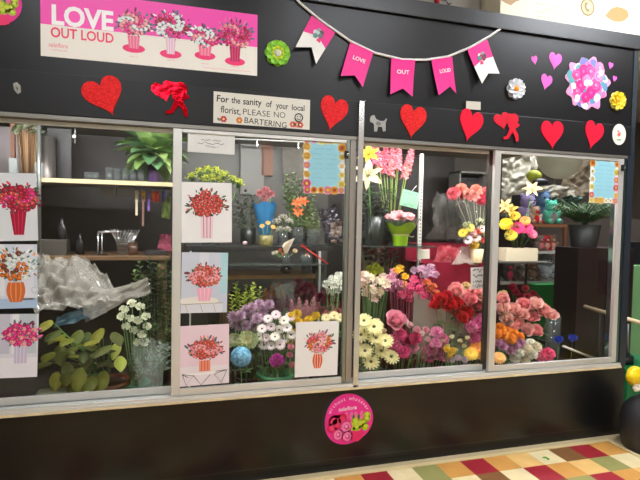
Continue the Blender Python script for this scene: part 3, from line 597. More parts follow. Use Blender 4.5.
# ================================================================== FLOWER KITS
def var(c, d): return tuple(max(0, min(255, v + d)) for v in c)
BL = {}
def bloom(kind, c, c2=None):
    key = (kind, tuple(c), c2)
    if key in BL: return BL[key]
    b = MB(); r = random.Random(sum(map(ord, kind)) + sum(c)); A, B_, C_ = fm(*c), fm(*var(c, 16)), fm(*var(c, -22))
    I = Matrix.Identity(4)
    if kind == 'rose':
        for k in range(24):
            t = k / 23; M = T(0, 0, -.6 + .2 * (1 - t)) @ RZ(k * 2.4) @ T(0, .06 + .3 * t, 0)
            b.petal(M, .9 + .12 * t, .3 + .36 * t, (C_ if k % 3 == 0 else A if k % 2 else B_), 1.45 - .35 * t, .45 - .95 * t, .85 - .2 * t)
        for k in range(5): b.petal(T(0, 0, -.62) @ RZ(k * 1.257), .5, .14, M_LEAF, -.2, -.3, .2, 3, 1, 1)
        b.ball((0, 0, -.55), .26, M_LEAF, (1, 1, .9), 8, 6)
    elif kind == 'carn':
        for k in range(46):
            t = k / 45; M = T(0, 0, -.45 + .25 * (1 - t)) @ RZ(k * 2.4 + r.random() * .4)
            b.petal(M, .75 + .28 * t, .26 + .1 * t, (A, B_, C_)[k % 3], 1.5 - 1.35 * t, -.25 - .5 * t * r.random(), .2, 3, 2, 0, .1)
        b.lathe([(.05, -1.0), (.2, -.85), (.22, -.45), (.3, -.35)], M_LEAF, seg=8)
    elif kind == 'mum':
        for k in range(90):
            t = k / 89; M = T(0, 0, -.3) @ RZ(k * 2.4)
            b.petal(M, .85 + .15 * r.random(), .13, (A, B_, C_)[k % 3], 1.5 - 1.75 * t, .5 - .2 * t, .5, 3, 1, 1)
        b.ball((0, 0, -.35), .3, M_LEAF, (1, 1, .6), 8, 6)
    elif kind in ('daisy', 'gerb'):
        n = 15 if kind == 'daisy' else 20; cc = c2 or (60, 56, 30)
        for l in range(2 if kind == 'daisy' else 3):
            for k in range(n):
                M = T(0, 0, .03 * l) @ RZ(2 * PI * (k + .5 * l) / n + r.random() * .08)
                b.petal(M, .98 - .16 * l, .15, (A, B_)[(k + l) % 2], .18 + .2 * l, -.2, .25, 4, 1)
        b.ball((0, 0, .05), .2, fm(*cc), (1, 1, .55), 10, 6)
        for k in range(12): b.ball((.2 * math.cos(k * .524), .2 * math.sin(k * .524), .08), .045, fm(*var(cc, 60)), (1, 1, 1), 5, 4)
        b.ball((0, 0, -.08), .16, M_LEAF, (1, 1, .7), 8, 6)
    elif kind == 'lily':
        for k in range(6):
            b.petal(T(0, 0, -.35 + .02 * (k % 2)) @ RZ(k * PI / 3), 1.25, .27 if k % 2 else .2, (A, B_)[k % 2], 1.05, -1.25, .35, 6, 2, 1)
        for k in range(6):
            a = k * 1.05 + .4; p = (.24 * math.cos(a), .24 * math.sin(a), .3); b.tube([(0, 0, -.3), (.1 * math.cos(a), .1 * math.sin(a), .05), p], .015, M_LEAF, 4); b.ball(p, .05, fm(*(c2 or (150, 80, 30))), (1, 1, 1), 5, 4)
    elif kind == 'clust':      # freesia / alstroemeria: a head of small trumpets
        for k in range(7):
            a = k * 2.4; q = .1 if k == 0 else .55; R_ = RZ(a) @ T(0, q, 0) @ Matrix.Rotation(-.75 * q, 4, 'X') @ T(0, 0, .12 * (1 - q))
            m = (A, B_, C_)[k % 3] if not c2 or k % 3 else fm(*c2)
            for j in range(6): b.petal(R_ @ T(0, 0, -.3) @ RZ(j * PI / 3), .62, .16, m, 1.15, -.9, .4, 4, 1, 1)
            b.tube([(0, 0, -.9), (R_ @ Vector((0, 0, -.3)))], .03, M_LEAF, 4)
    elif kind == 'spike':      # snapdragon / stock: florets up a stalk, z 0..4
        for k in range(40):
            t = k / 39; z = -2.2 + 4.2 * t; s = .66 * (1 - .6 * t * t) * (.75 + .5 * r.random()); M = T(0, 0, z) @ RZ(k * 2.4) @ T(0, .4 * (1 - .7 * t * t), 0)
            for j in range(5): b.petal(M @ Matrix.Rotation(-1.1 + .5 * t, 4, 'X') @ RZ(j * PI / 2.5), s, s * .36, (A, B_, C_)[(k + j) % 3], .6, -.7, .3, 3, 1)
        b.tube([(0, 0, -2.4), (0, 0, 2)], .07, M_STEM, 5, .03)
    elif kind == 'hydr':
        B_, C_ = fm(*var(c, 38)), fm(*var(c, -40))
        for k in range(60):
            t = k / 59; a = k * 2.4; th = 1.75 * math.sqrt(t); n = Vector((math.sin(th) * math.cos(a), math.sin(th) * math.sin(a), math.cos(th)))
            M = T(*(n * .78 - Vector((0, 0, .25)))) @ n.to_track_quat('Z', 'Y').to_matrix().to_4x4() @ RZ(r.random() * 6)
            for j in range(4): b.petal(M @ RZ(j * PI / 2), .27, .13, (A, B_, C_)[(k + j) % 3], .15, -.2, .2, 2, 1)
        b.ball((0, 0, -.25), .68, fm(*var(c, -30)), (1, 1, .9), 12, 8)
    elif kind == 'plume':      # astilbe, heather
        for k in range(80):
            t = k / 79; z = -1.6 + 3.0 * t; w = (.95 * (1 - t) + .12) * (.35 + .9 * r.random()); a = k * 2.4
            p = Vector((w * math.cos(a), w * math.sin(a), z + .5)); b.tube([(0, 0, z), p * .6 + Vector((0, 0, z * .4)), p], .05, (A, B_, C_)[k % 3], 3, .02)
            for q in (.5, .8, 1): b.ball((p.x * q, p.y * q, z + .5 * q), .1, (A, B_, C_)[(k + 1) % 3], (1, 1, 1), 5, 3)
    elif kind == 'tuft':       # airy filler
        for k in range(60):
            a = k * 2.4; t = r.random(); p = Vector((math.cos(a) * t, math.sin(a) * t, .6 * (1 - t * t) + .5 * (r.random() - .5)))
            b.tube([(0, 0, -.9), p * .6 + Vector((0, 0, -.2)), p], .018, M_STEM, 3)
            b.ball(p, .1, (A, B_, C_)[k % 3], (1, 1, 1), 5, 4)
    elif kind == 'sprig':      # leafy stem
        for k in range(14):
            t = k / 13; b.petal(T(0, 0, -1.6 + 2.8 * t) @ RZ(k * 2.4), .95 - .45 * t, .3 - .12 * t, (A, B_, C_)[k % 3], .75, -.5, .3, 4, 1, 1)
        b.tube([(0, 0, -1.8), (0, 0, 1.3)], .045, C_, 4)
    elif kind == 'kale':
        for k in range(34):
            t = k / 33; b.petal(T(0, 0, -.4) @ RZ(k * 2.4), .5 + .6 * t, .28 + .25 * t, A if t < .5 else fm(150 + 10 * (k % 3), 172, 110), 1.45 - 1.1 * t, -.2, .4, 4, 3, 0, .16)
    BL[key] = b.data(kind); return BL[key]
def unit_stem(m):
    k = ('stem', m.name)
    if k not in BL:
        b = MB(); b.tube([(0, 0, 0), (.002, .001, .5), (0, 0, 1)], .0032, m, 5); BL[k] = b.data('stem')
    return BL[k]
def leaf_me(m):
    k = ('leaf', m.name)
    if k not in BL:
        b = MB(); b.petal(Matrix.Identity(4), 1, .22, m, .7, -.9, .3, 5, 1, 1); BL[k] = b.data('leaf')
    return BL[k]
def flower(name, label, cat, group, kind, c, head, base, r, c2=None, stem=None, leaves=2, face=.55, sname='bloom', fdir=None):
    """one cut flower: an empty at the cut end, with bloom, stem and leaves"""
    head, base = Vector(head), Vector(base)
    if .325 < base.z < .7 and base.y < 1.3: base.z = .312 + .006 * rnd.random()
    d = head - base; L = d.length; q = d.to_track_quat('Z', 'Y')
    e = empty(name, base, label, cat, group); e.rotation_mode = 'QUATERNION'; e.rotation_quaternion = q
    st = stem or M_STEM; drop = {'spike': 2.2, 'plume': 1.4, 'sprig': 1.6, 'carn': .8, 'rose': .6, 'tuft': .8, 'clust': .85}.get(kind, .1) * r
    inst('stem', unit_stem(st), e, (0, 0, 0), (1, 1, max(.02, L - drop * .7)))
    bo = inst(sname, bloom(kind, c, c2), e, (0, 0, L), (r, r, r) if kind != 'rose' else (r * .84, r * .84, r * .84)); bo.rotation_mode = 'QUATERNION'
    cam_l = q.inverted() @ (fdir if fdir else (CAM - head).normalized()); dirv = (Vector((0, 0, 1)) * (1 - face) + cam_l * face).normalized()
    if kind not in ('spike', 'plume', 'sprig'): bo.rotation_quaternion = dirv.to_track_quat('Z', 'Y') @ Quaternion((0, 0, 1), rnd.random() * 6)
    else: bo.rotation_quaternion = Quaternion((0, 0, 1), rnd.random() * 6)
    for k in range(leaves):
        lo = inst('leaf', leaf_me(M_LEAF if rnd.random() < .6 else M_LEAFD), e, (0, 0, L * (.55 + .16 * k)), (.07, .07, .07)); lo.rotation_euler = (0, 0, rnd.random() * 6)
    return e
def bunch(name, label, cat, group, kind, c, pts, y, rpx, basepx=None, zb=None, c2=None, stem=None, leaves=2, face=.55, cols=None, dy=.05, spread=.02, sname='bloom', name_group=True):
    """flowers standing together in one vessel; every head where it is seen, stems meeting at the foot"""
    hs = [P(a[0], a[1], y + (rnd.random() - .5) * 2 * dy) for a in pts]
    mx = sum((h.x for h in hs)) / len(hs); zmin = min(h.z for h in hs)
    if basepx: bp = P(basepx[0], basepx[1], y + dy)
    else: bp = Vector((mx, y + dy + .03, zb if zb is not None else max(.33, zmin - .28)))
    if zb is not None: bp.z = zb
    for i, h in enumerate(hs):
        cc = cols[i % len(cols)] if cols else c
        flower(name, label, cat, group if len(hs) > 1 else None, kind, cc, h, (bp.x + (h.x - bp.x) * .15 + (rnd.random() - .5) * spread, bp.y + (rnd.random() - .5) * spread, bp.z + .004 + rnd.random() * .01), rpx * PXM(h) * (.92 + .16 * rnd.random()), c2, stem, leaves, face, sname)
    return bp
def bucket(label, c, z, r=.09, h=.2, m=None, name='flower_bucket', cat='bucket'):
    e = empty(name, (c[0], c[1], z), label, cat); b = MB(); m = m or M_BUCKET
    b.lathe([(r * .78, 0), (r * .96, h * .9), (r * 1.04, h * .92), (r * 1.04, h), (r * .97, h), (r * .74, .01), (.001, .01)], m, seg=24, cap=False); b.obj('body', e)
    b = MB(); b.lathe([(r * .83, h * .6), (.001, h * .602)], mat((50, 70, 50), .2), seg=20, cap=False); b.obj('water', e)
    return e
def glass_vase(label, c, z, r=.05, h=.16, m=None, flare=1.1, square=False, name='glass_vase', cat='vase', group=None, water=True):
    e = empty(name, (c[0], c[1], z), label, cat, group); b = MB(); m = m or M_VASE; t = .004
    b.lathe([(r * .9, 0), (r, .01), (r * flare, h), (r * flare - t, h), (r - t, .014), (.001, .014)], m, seg=4 if square else 20, cap=False); b.obj('glass', e)
    if water: b = MB(); b.lathe([(r * .9 - t, .016), (r * (1 + (flare - 1) * .55) - t - .001, h * .55), (.001, h * .55)], glassy('water', .8, (214, 226, 214), ior=1.33, haze=.05), seg=4 if square else 16, cap=False); b.obj('water', e)
    return e
def crumple(name, label, cat, p0, p1, p2, p3, m, amp=.04, n=22, seed=0, group=None, sag=0, parent=None):
    """a crumpled sheet spanned by four corners"""
    p = [Vector(v) for v in (p0, p1, p2, p3)]; c = sum(p, Vector()) / 4; nrm = (p[1] - p[0]).cross(p[3] - p[0]).normalized(); rows = []
    for i in range(n + 1):
        row = []
        for j in range(n + 1):
            u, v = j / n, i / n; q = p[0].lerp(p[1], u).lerp(p[3].lerp(p[2], u), v); s = Vector((q.x * 5 + seed, q.y * 5, q.z * 5))
            d = noise.noise(s) * 1.0 + abs(noise.noise(s * 2.7)) * 1.1 - .3 + .6 * abs(noise.noise(s * 6)) + .3 * abs(noise.noise(s * 13))
            row.append(q - c + nrm * d * amp + Vector((noise.noise(s + Vector((9, 0, 0))), noise.noise(s + Vector((0, 7, 0))), noise.noise(s + Vector((0, 0, 5))) - sag * 4 * u * (1 - u))) * amp * .5)
        rows.append(row)
    b = MB(); b.grid(rows, m); o = b.obj(name, None, c); return tag(o, label, cat, group)
def sleeve(label, base, top, r0, r1, m, name='flower_sleeve', cat='wrap', seed=1):
    """conical clear wrap round a bunch"""
    base, top = Vector(base), Vector(top); d = top - base; q = d.to_track_quat('Z', 'Y').to_matrix().to_4x4(); b = MB(); rows = []
    for i in range(9):
        t = i / 8; row = []
        for k in range(26):
            a = 2 * PI * k / 26; rr = (r0 + (r1 - r0) * t) * (1 + .12 * noise.noise(Vector((math.cos(a) * 2 + seed, math.sin(a) * 2, t * 3)))) * (1 + .1 * math.sin(5 * a) * t)
            row.append(q @ Vector((rr * math.cos(a), rr * math.sin(a), d.length * t * (1 + .06 * math.sin(3 * a + seed) * t))))
        rows.append(row)
    b.grid(rows, m, closed=True); return tag(b.obj(name, None, base), label, cat)
def shelf(label, x0, x1, y0, y1, z, th, m, edge=None, name='shelf', cat='shelf'):
    e = empty(name, ((x0 + x1) / 2, (y0 + y1) / 2, z - th), label, cat); w, d = (x1 - x0) / 2, (y1 - y0) / 2
    b = MB(); b.box((-w, -d, 0), (w, d, th), m, min(.003, th * .2)); b.obj('board', e)
    if edge: b = MB(); b.box((-w, -d - .006, -.004), (w, -d, th + .002), edge); b.obj('front_edge', e)
    return e
def carton(name, label, cat, c, size, m, bev=.004, parts=None):
    o = MB().box((-size[0] / 2, -size[1] / 2, 0), (size[0] / 2, size[1] / 2, size[2]), m, bev).obj(name, None, c); return tag(o, label, cat)
def plush(label, c, s, col, col2, ears=True, lying=0, group=None):
    """stuffed toy: body with head, muzzle, ears and paws"""
    e = empty('plush_toy', c, label, 'plush toy', group); m, m2 = mat(col, .95, 0, .1, noise_s=40, bump=.4), mat(col2, .95, 0, .1); dk = pr(20, 18, 18)
    b = MB(); b.ball((0, 0, .5 * s), .5 * s, m, (1, .85, 1)); b.ball((0, -.28 * s, .48 * s), .34 * s, m2, (.9, .7, 1)); b.obj('body', e)
    b = MB(); b.ball((0, -.08 * s, 1.2 * s), .42 * s, m, (1.05, .95, .95)); b.ball((0, -.42 * s, 1.1 * s), .18 * s, m2, (1.1, .9, .8)); b.ball((0, -.58 * s, 1.15 * s), .05 * s, dk)
    for q in (-1, 1): b.ball((q * .16 * s, -.44 * s, 1.28 * s), .05 * s, dk)
    h = b.obj('head', e)
    for q in (-1, 1):
        b = MB(); b.ball((q * .34 * s, -.02 * s, 1.52 * s), .15 * s, m, (1, .6, 1)); b.obj('ear', e)
        b = MB(); b.ball((q * .5 * s, -.2 * s, .68 * s), .16 * s, m, (1, 1, 1.7), rot=Matrix.Rotation(q * .5, 3, 'Y')); b.obj('arm', e)
        b = MB(); b.ball((q * .34 * s, -.46 * s, .2 * s), .2 * s, m, (1, 1.4, .95)); b.ball((q * .34 * s, -.68 * s, .22 * s), .12 * s, m2, (1, .5, 1)); b.obj('leg', e)
    return e
def tagcard(name, label, cat, q, y, nlines, hang=None, bg=(236, 234, 226), ink=(70, 64, 66), seed=1):
    ce, w, h, t = quadframe(*q, y); e = empty(name, ce, label, cat); e.rotation_euler = (0, -t, 0)
    b = MB(); b.plate([(-w / 2, -h / 2), (w / 2, -h / 2), (w / 2, h / 2), (-w / 2, h / 2)], pr(*bg), 0, .001)
    for k in range(nlines): scribble(b, -w * .38, w * (.38 - .1 * (k % 2)), h * (.34 - .7 * k / max(1, nlines - 1)) if nlines > 1 else h * .2, h * .16, pr(*ink), -.0014, 12, seed + k)
    b.obj('card', e)
    if hang: b = MB(); b.tube([(0, .001, h / 2 - .004), (hang[0], .004, hang[1])], .0018, pr(230, 228, 222), 5); b.obj('tie', e)
    return e
# ================================================================== FIRST WINDOW (left): back shop shelves, cellophane, pothos
SY0, SY1, SZ = .62, 1.1, 1.725
shelf('long shelf with cream front edge behind the left window, under green bouquet', -1.5, .03, SY0, SY1, SZ, .02, pr(110, 106, 98), mat((206, 188, 146), .5))
b = MB(); b.tube([P(39, 124, .6), P(39, 252, .6)], .012, mat((118, 122, 118), .4, .6), 8); tag(b.obj('shelf_support', None), 'thin grey upright at the left end of the cream edged shelf', 'post')
def onshelf(px, y=.85): p = P(px, 175, y); return Vector((p.x, y, SZ))
for i, (px, hh) in enumerate(((88, .055), (95, .055), (109, .09), (117, .085), (125, .085), (133, .08), (141, .085))):
    c = onshelf(px, .72); glass_vase('small clear glass tumbler in the row on the cream edged shelf', c, SZ, .022, hh, name='glass_tumbler', cat='glass', group='tumblers on the cream edged shelf', water=False)
c = onshelf(153, .74); e = glass_vase('purple glass vase holding the big green leaf bouquet', c, SZ, .034, .17, glassy('purple_glass', .8, (170, 130, 190), ior=1.5, haze=.3, hazecol=(130, 90, 160)), 1.0)
e = empty('leaf_bouquet', (c.x, c.y, SZ + .02), 'large bouquet of broad green leaves in purple vase on the cream edged shelf', 'bouquet')
b = MB(); r = random.Random(2)
for k in range(64):
    a = k * 2.4; t = k / 63; b.petal(T(0, 0, .16 + .06 * (1 - t)) @ RZ(a), .17 + .13 * r.random(), .056, fm(*[(120, 158, 70), (88, 132, 60), (150, 184, 96), (60, 104, 56)][k % 4]), 1.45 - 1.9 * t, -.45 - .3 * r.random(), .35, 6, 1, 1)
b.obj('foliage', e); b = MB()
for k in range(9): b.tube([(math.cos(k) * .006, math.sin(k) * .006, 0), (math.cos(k) * .016, math.sin(k) * .016, .2)], .003, M_STEM, 4)
b.obj('stems', e)
b = MB()
for k in range(7): b.ball((-.11 + .012 * r.random() + .03 * (k // 3), -.02 + .03 * r.random(), .33 + .03 * r.random()), .012, fm(206, 30, 34), (1, 1, 1), 7, 5)
b.obj('berries', e)
# dried bundle, metal cylinder, wood post, pale boards
c = onshelf(29, .85); e = empty('dried_bundle', c, 'brown dried grass bundle with pale tops standing at left end of the cream edged shelf', 'dried flowers'); b = MB()
for k in range(150):
    a = k * 2.4; rr = .055 * math.sqrt(k / 150); h = .27 + .05 * r.random(); b.tube([(rr * math.cos(a) * .8, rr * math.sin(a) * .8, 0), (rr * math.cos(a), rr * math.sin(a), h * .6), (rr * math.cos(a) * 1.25, rr * math.sin(a) * 1.25, h)], .0035, mat([(150, 116, 84), (120, 88, 62), (180, 150, 116)][k % 3], .8), 3)
b.obj('grass', e); b = MB()
for k in range(60):
    a = k * 2.4; rr = .08 * math.sqrt(k / 60); b.petal(T(rr * math.cos(a), rr * math.sin(a), .28 + .05 * r.random()) @ RZ(a), .06, .02, fm(*[(150, 160, 120), (208, 208, 190), (96, 130, 70)][k % 3]), .9, -.8, .3, 3, 1, 1)
b.obj('tops', e)
c = onshelf(46.5, .98); b = MB(); b.lathe([(.055, 0), (.055, .3), (.05, .3), (.05, .01), (.001, .01)], mat((118, 112, 108), .35, .5, noise_s=8, noise_a=.2), seg=24, cap=False); tag(b.obj('metal_cylinder', None, c), 'tall grey metal cylinder behind the dried grass on the shelf', 'cylinder')
b = MB(); p = P(13, 130, .9); b.box((-.012, -.012, 0), (.012, .012, 2.12 - SZ), mat((120, 72, 44), .5)); tag(b.obj('wooden_post', None, (p.x, .9, SZ)), 'narrow brown wooden post at the left end of the shelf', 'post')
for px, hh, lb in ((13.5, .12, 'pale grey board leaning beside the wooden post on the shelf'), (39, .1, 'pale grey board standing before the metal cylinder')):
    p = onshelf(px, .7); carton('grey_board', lb, 'board', p, (.045, .012, hh), mat((128, 134, 132), .5), .001)
b = MB(); b.box((-.3, -.006, 0), (.3, .006, .36), mat((112, 104, 104), .35, .3)); p = P(-25, 120, 1.05); tag(b.obj('mauve_board', None, (p.x, 1.05, SZ)), 'dull mauve panel at the far left end of the shelf', 'panel')
b = MB(); p = P(66, 150, 1.3); b.box((-.075, -.01, 0), (.075, .01, 2.1 - SZ), mat((34, 33, 34), .4)); tag(b.obj('steel_board', None, (p.x, 1.08, SZ)), 'black panel standing between metal cylinder and grey back wall', 'panel')
e = empty('pull_chain', P(75, 117, .8), 'white pull chain with a round white knob hanging above the shelf', 'chain'); b = MB(); b.tube([(0, 0, .12), (0, 0, -.17)], .0016, pr(220, 218, 210), 4); b.obj('cord', e); b = MB(); b.ball((-.006, 0, -.125), .012, pr(236, 230, 210)); b.obj('knob', e)
# under the shelf
ce = P(100, 184, .66)
for px, w_, lb in ((108, .105, 'grey paper pad hung under the cream edged shelf, left of two'), (126, .09, 'grey paper pad hung under the shelf beside the ribbon spools')):
    p = P(px, 186, .72); b = MB(); b.box((-w_ / 2, -.02, -.068), (w_ / 2, .02, 0), mat((112, 112, 108), .6), .003); tag(b.obj('paper_pad', None, (p.x, .72, SZ - .0325)), lb, 'pad')
p0, p1 = P(134, 192, .75), P(170, 192, .75); b = MB(); b.tube([(p0.x, .75, SZ - .085), (p1.x, .75, SZ - .085)], .004, M_DARK, 6)
for x in (p0.x, p1.x): b.tube([(x, .75, SZ - .085), (x, .75, SZ - .03)], .003, M_DARK, 5)
tag(b.obj('spool_rod', None), 'thin dark rod holding the ribbon spools under the shelf', 'rod')
for px, c, nm in ((137, (206, 196, 170), 'cream'), (143.5, (214, 164, 30), 'yellow'), (149, (98, 60, 140), 'violet, narrow'), (153.5, (214, 90, 40), 'pale orange'), (157.5, (206, 60, 30), 'deep orange'), (164, (72, 50, 104), 'dark purple')):
    p = P(px, 192, .75); e = empty('ribbon_spool', (p.x, .75, SZ - .085), nm + ' ribbon spool on the rod under the shelf', 'ribbon'); m = mat(c, .4)
    w_ = .008 if 'narrow' in nm else .012; rows = [[(sx, r_ * math.cos(a * .2618), r_ * math.sin(a * .2618)) for a in range(24)] for sx, r_ in ((-w_, .012), (-w_, .036), (w_, .036), (w_, .012))]
    b = MB(); b.grid(rows, m, closed=True); b.obj('ribbon', e)
    if px in (143.5, 149, 137): b = MB(); L = {137: .13, 143.5: .2, 149: .1}[px]; b.grid([[(-.007, -.037 - .004 * math.sin(k), -k * L / 8), (.007, -.037 - .004 * math.sin(k), -k * L / 8)] for k in range(9)], m if px != 143.5 else mat((120, 92, 80), .5)); b.obj('tail', e)
# work bench board with bits on it
BZ = P(100, 256, .75).z
e = empty('work_bench', (-.55, 1.0, .3), 'brown wooden work bench behind the left window, cluttered', 'bench'); b = MB()
b.box((-.95, -.25, BZ - .33), (.55, .25, BZ - .3), M_WOOD, .006); b.obj('worktop', e)
for x in (-.9, .5):
    for y in (-.2, .2): b = MB(); b.box((x - .025, y - .025, .0), (x + .025, y + .025, BZ - .33), M_WOOD); b.obj('leg', e)
def bench(px, y): p = P(px, 240, y); return Vector((p.x, y, BZ + .001))
carton('metal_tin', 'long dull grey metal box lying on the work bench at left', 'box', bench(54, .86), (.17, .12, .1), mat((96, 92, 86), .35, .5))
e = empty('chrome_stand', bench(100, .84), 'bright chrome double stand upright on the work bench', 'stand'); b = MB()
for x in (-.012, .012): b.tube([(x, 0, .006), (x, 0, .15)], .006, M_CHROME, 8)
b.obj('rods', e); b = MB(); b.box((-.05, -.03, 0), (.05, .03, .006), M_DARK); b.obj('base', e); b = MB(); b.tube([(-.012, 0, .152), (.1, 0, .158)], .009, M_CHROME, 8); b.obj('arm', e)
e = empty('wire_basket', bench(125, .96), 'silver wire basket of clear stems on the work bench', 'basket'); b = MB()
for k in range(26): a = k * .2417; b.tube([(.05 * math.cos(a), .04 * math.sin(a), .0), (.06 * math.cos(a + .5), .05 * math.sin(a + .5), .09), (.1 * math.cos(a + .9), .07 * math.sin(a + .9), .17)], .0025, M_CHROME, 4)
for z, q in ((.002, .05), (.07, .058)): b.tube([(q * math.cos(a * .3142), q * .8 * math.sin(a * .3142), z + .002) for a in range(21)], .003, M_CHROME, 4)
b.obj('wires', e)
glass_vase('small square glass jar with brown filling on the work bench', bench(133, .82), BZ, .032, .085, glassy('brown_glass', .7, (190, 150, 120), haze=.25, hazecol=(150, 110, 84)), 1.0)
carton('dark_case', 'low dark case lying on the right of the work bench', 'box', bench(156, .86), (.14, .12, .03), mat((44, 40, 40), .4))
crumple('pink_cloth', 'crumpled dusky pink cloth heaped at right end of the work bench', 'cloth', bench(158, .98) + Vector((0, 0, .03)), bench(173, .95) + Vector((0, 0, .01)), bench(172, 1.0) + Vector((0, 0, .14)), bench(161, 1.04) + Vector((0, 0, .13)), mat((140, 60, 80), .8), .03, 14, 3)
crumple('green_ribbon', 'hanging bunch of lime green ribbon above the pink cloth', 'ribbon', P(161, 216, .9), P(170, 218, .9), P(170, 196, .9), P(162, 196, .9), fm(96, 120, 40), .03, 12, 5)
for px, z_, s, lb in ((62, .09, .03, 'dark bottle on the grey metal box on the work bench'), (80, 0, .028, 'dark bottle standing between grey metal box and chrome stand')):
    p = bench(px, .9 if z_ == 0 else .86); b = MB(); b.lathe([(s, 0), (s, .08), (s * .4, .11), (s * .4, .14), (.001, .14)], mat((34, 32, 34), .2), seg=14); tag(b.obj('bottle', None, (p.x, p.y, p.z + z_ + (.011 if z_ else 0))), lb, 'bottle')
for px, lb in ((66, 'pale grey bowl under the bench, beside the cellophane, left'), (111, 'pale grey bowl upside down under the bench behind the cellophane')):
    pass
# cellophane, tissue, pothos, snapdragons
crumple('cellophane_sheet', 'big crumpled heap of clear cellophane behind the left window', 'cellophane', P(36, 318, .38), P(128, 298, .42), P(92, 262, .75), P(34, 262, .7), M_CELLO, .09, 34, 1)
crumple('cellophane_sheet', 'clear cellophane sleeve slanting up over the blue tissue sheet', 'cellophane', P(84, 322, .4), P(150, 292, .42), P(147, 276, .44), P(80, 302, .42), M_CELLO, .03, 22, 6)
crumple('tissue_sheet', 'dark teal tissue sheet lying across the pothos leaves', 'tissue paper', P(54, 330, .37), P(108, 312, .42), P(102, 301, .5), P(56, 317, .46), mat((14, 52, 62), .4, .1, noise_s=9, noise_a=.5), .025, 18, 9)
pc = P(106, 366, .4); e = empty('pothos_plant', (pc.x, .4, .3), 'leafy green pothos plant in brown pot at the bottom of left window', 'potted plant')
b = MB(); b.lathe([(.1, 0), (.13, .19), (.14, .19), (.14, .22), (.125, .22), (.12, .2), (.001, .2)], mat((92, 46, 20), .5), seg=24, cap=False); b.obj('pot', e)
b = MB(); b.lathe([(.12, .205), (.001, .21)], mat((40, 28, 18), .9), seg=16, cap=False); b.obj('soil', e)
r = random.Random(12); cols = [(62, 72, 0), (84, 90, 0), (40, 56, 0), (104, 104, 6), (52, 58, 0)]
spots = [(60, 345), (72, 338), (85, 350), (98, 340), (110, 345), (66, 362), (80, 368), (95, 362), (56, 372), (108, 360), (120, 356), (72, 355), (88, 332), (102, 328), (114, 332), (92, 376), (52, 352), (60, 330), (50, 320), (78, 378), (46, 362), (104, 371), (68, 376), (118, 342), (62, 352), (76, 346), (90, 356), (102, 352), (84, 342), (70, 370), (88, 368), (98, 378), (112, 350), (56, 338), (92, 345), (80, 330), (65, 334), (104, 362)]
for i, (x, y_) in enumerate(spots):
    yy = .2 + .22 * r.random(); q = P(x, y_, yy) - Vector((pc.x, .4, .3)); L = .1 + .05 * r.random()
    b = MB(); d = Vector((r.random() - .5, -.7, r.random() - .9)).normalized()
    M = Matrix.Translation(q) @ d.to_track_quat('Y', 'Z').to_matrix().to_4x4(); b.petal(M, L, L * .29, fm(*(cols[i % 5] if x not in (118, 120) else (170, 180, 60))), .35, -.7, -.25, 6, 2, 1, 0)
    b.tube([(0, 0, .2), q * .5 + Vector((0, 0, .14)), q], .0025, M_STEM, 4); b.obj('leaf', e)
lab = 'white snapdragon head standing beside the pothos in the left window'
bp = bunch('snapdragon_stem', lab, 'flower', 'white snapdragons in the left window', 'clust', (222, 226, 190), [(124, 309), (132, 303), (140, 306), (146, 316), (130, 318), (138, 320), (134, 330), (142, 334), (126, 326), (147, 326), (138, 342), (122, 316), (145, 342)], .33, 5.2, zb=.46, leaves=1, dy=.03)
bucket('dark green bucket holding the white snapdragons', (bp.x, bp.y), .3, .085, .2)
lab = 'tall leafy green stem behind the white snapdragons'
bp = bunch('leafy_stem', lab, 'greenery', 'leafy stems beside the silver stile', 'sprig', (66, 96, 48), [(140, 272), (150, 268), (158, 276), (165, 270), (170, 285), (146, 288), (160, 296), (152, 305), (168, 308), (158, 320), (171, 330), (136, 282), (143, 296), (154, 284), (171, 298), (163, 318), (149, 318), (167, 340), (156, 336), (148, 348), (162, 284)], .6, 9, zb=.45, leaves=0, dy=.06, cols=[(46, 72, 26), (30, 54, 20), (80, 104, 40)], sname='leaves')
bucket('black bucket holding the tall leafy stems', (bp.x, bp.y), .3, .1, .22, M_DARK)
e = sleeve('grey green clear sleeve bulging at the foot of the first silver stile', P(150, 392, .16), P(150, 345, .3), .06, .1, M_SLEEVE, seed=4)
lab = 'round grey green eucalyptus sprig in the sleeve at the foot of the first stile'
bunch('eucalyptus_stem', lab, 'greenery', 'eucalyptus sprigs inside the clear sleeve', 'sprig', (128, 150, 122), [(138, 370), (152, 362), (160, 352), (166, 358)], .24, 8, zb=.44, leaves=0, dy=.02, sname='leaves', cols=[(128, 150, 122), (110, 136, 106)])
c = P(58, 376, .22); carton('foam_tray', 'pale grey green foam tray at the bottom of the left window', 'tray', (c.x, .2, .5), (.2, .1, .045), mat((120, 124, 104), .6), .012)
b = MB(); b.box((-.16, -.09, 0), (.16, .09, .199), M_DARK); tag(b.obj('black_crate', None, (c.x, .22, .3)), 'black crate carrying the pale foam tray', 'crate')
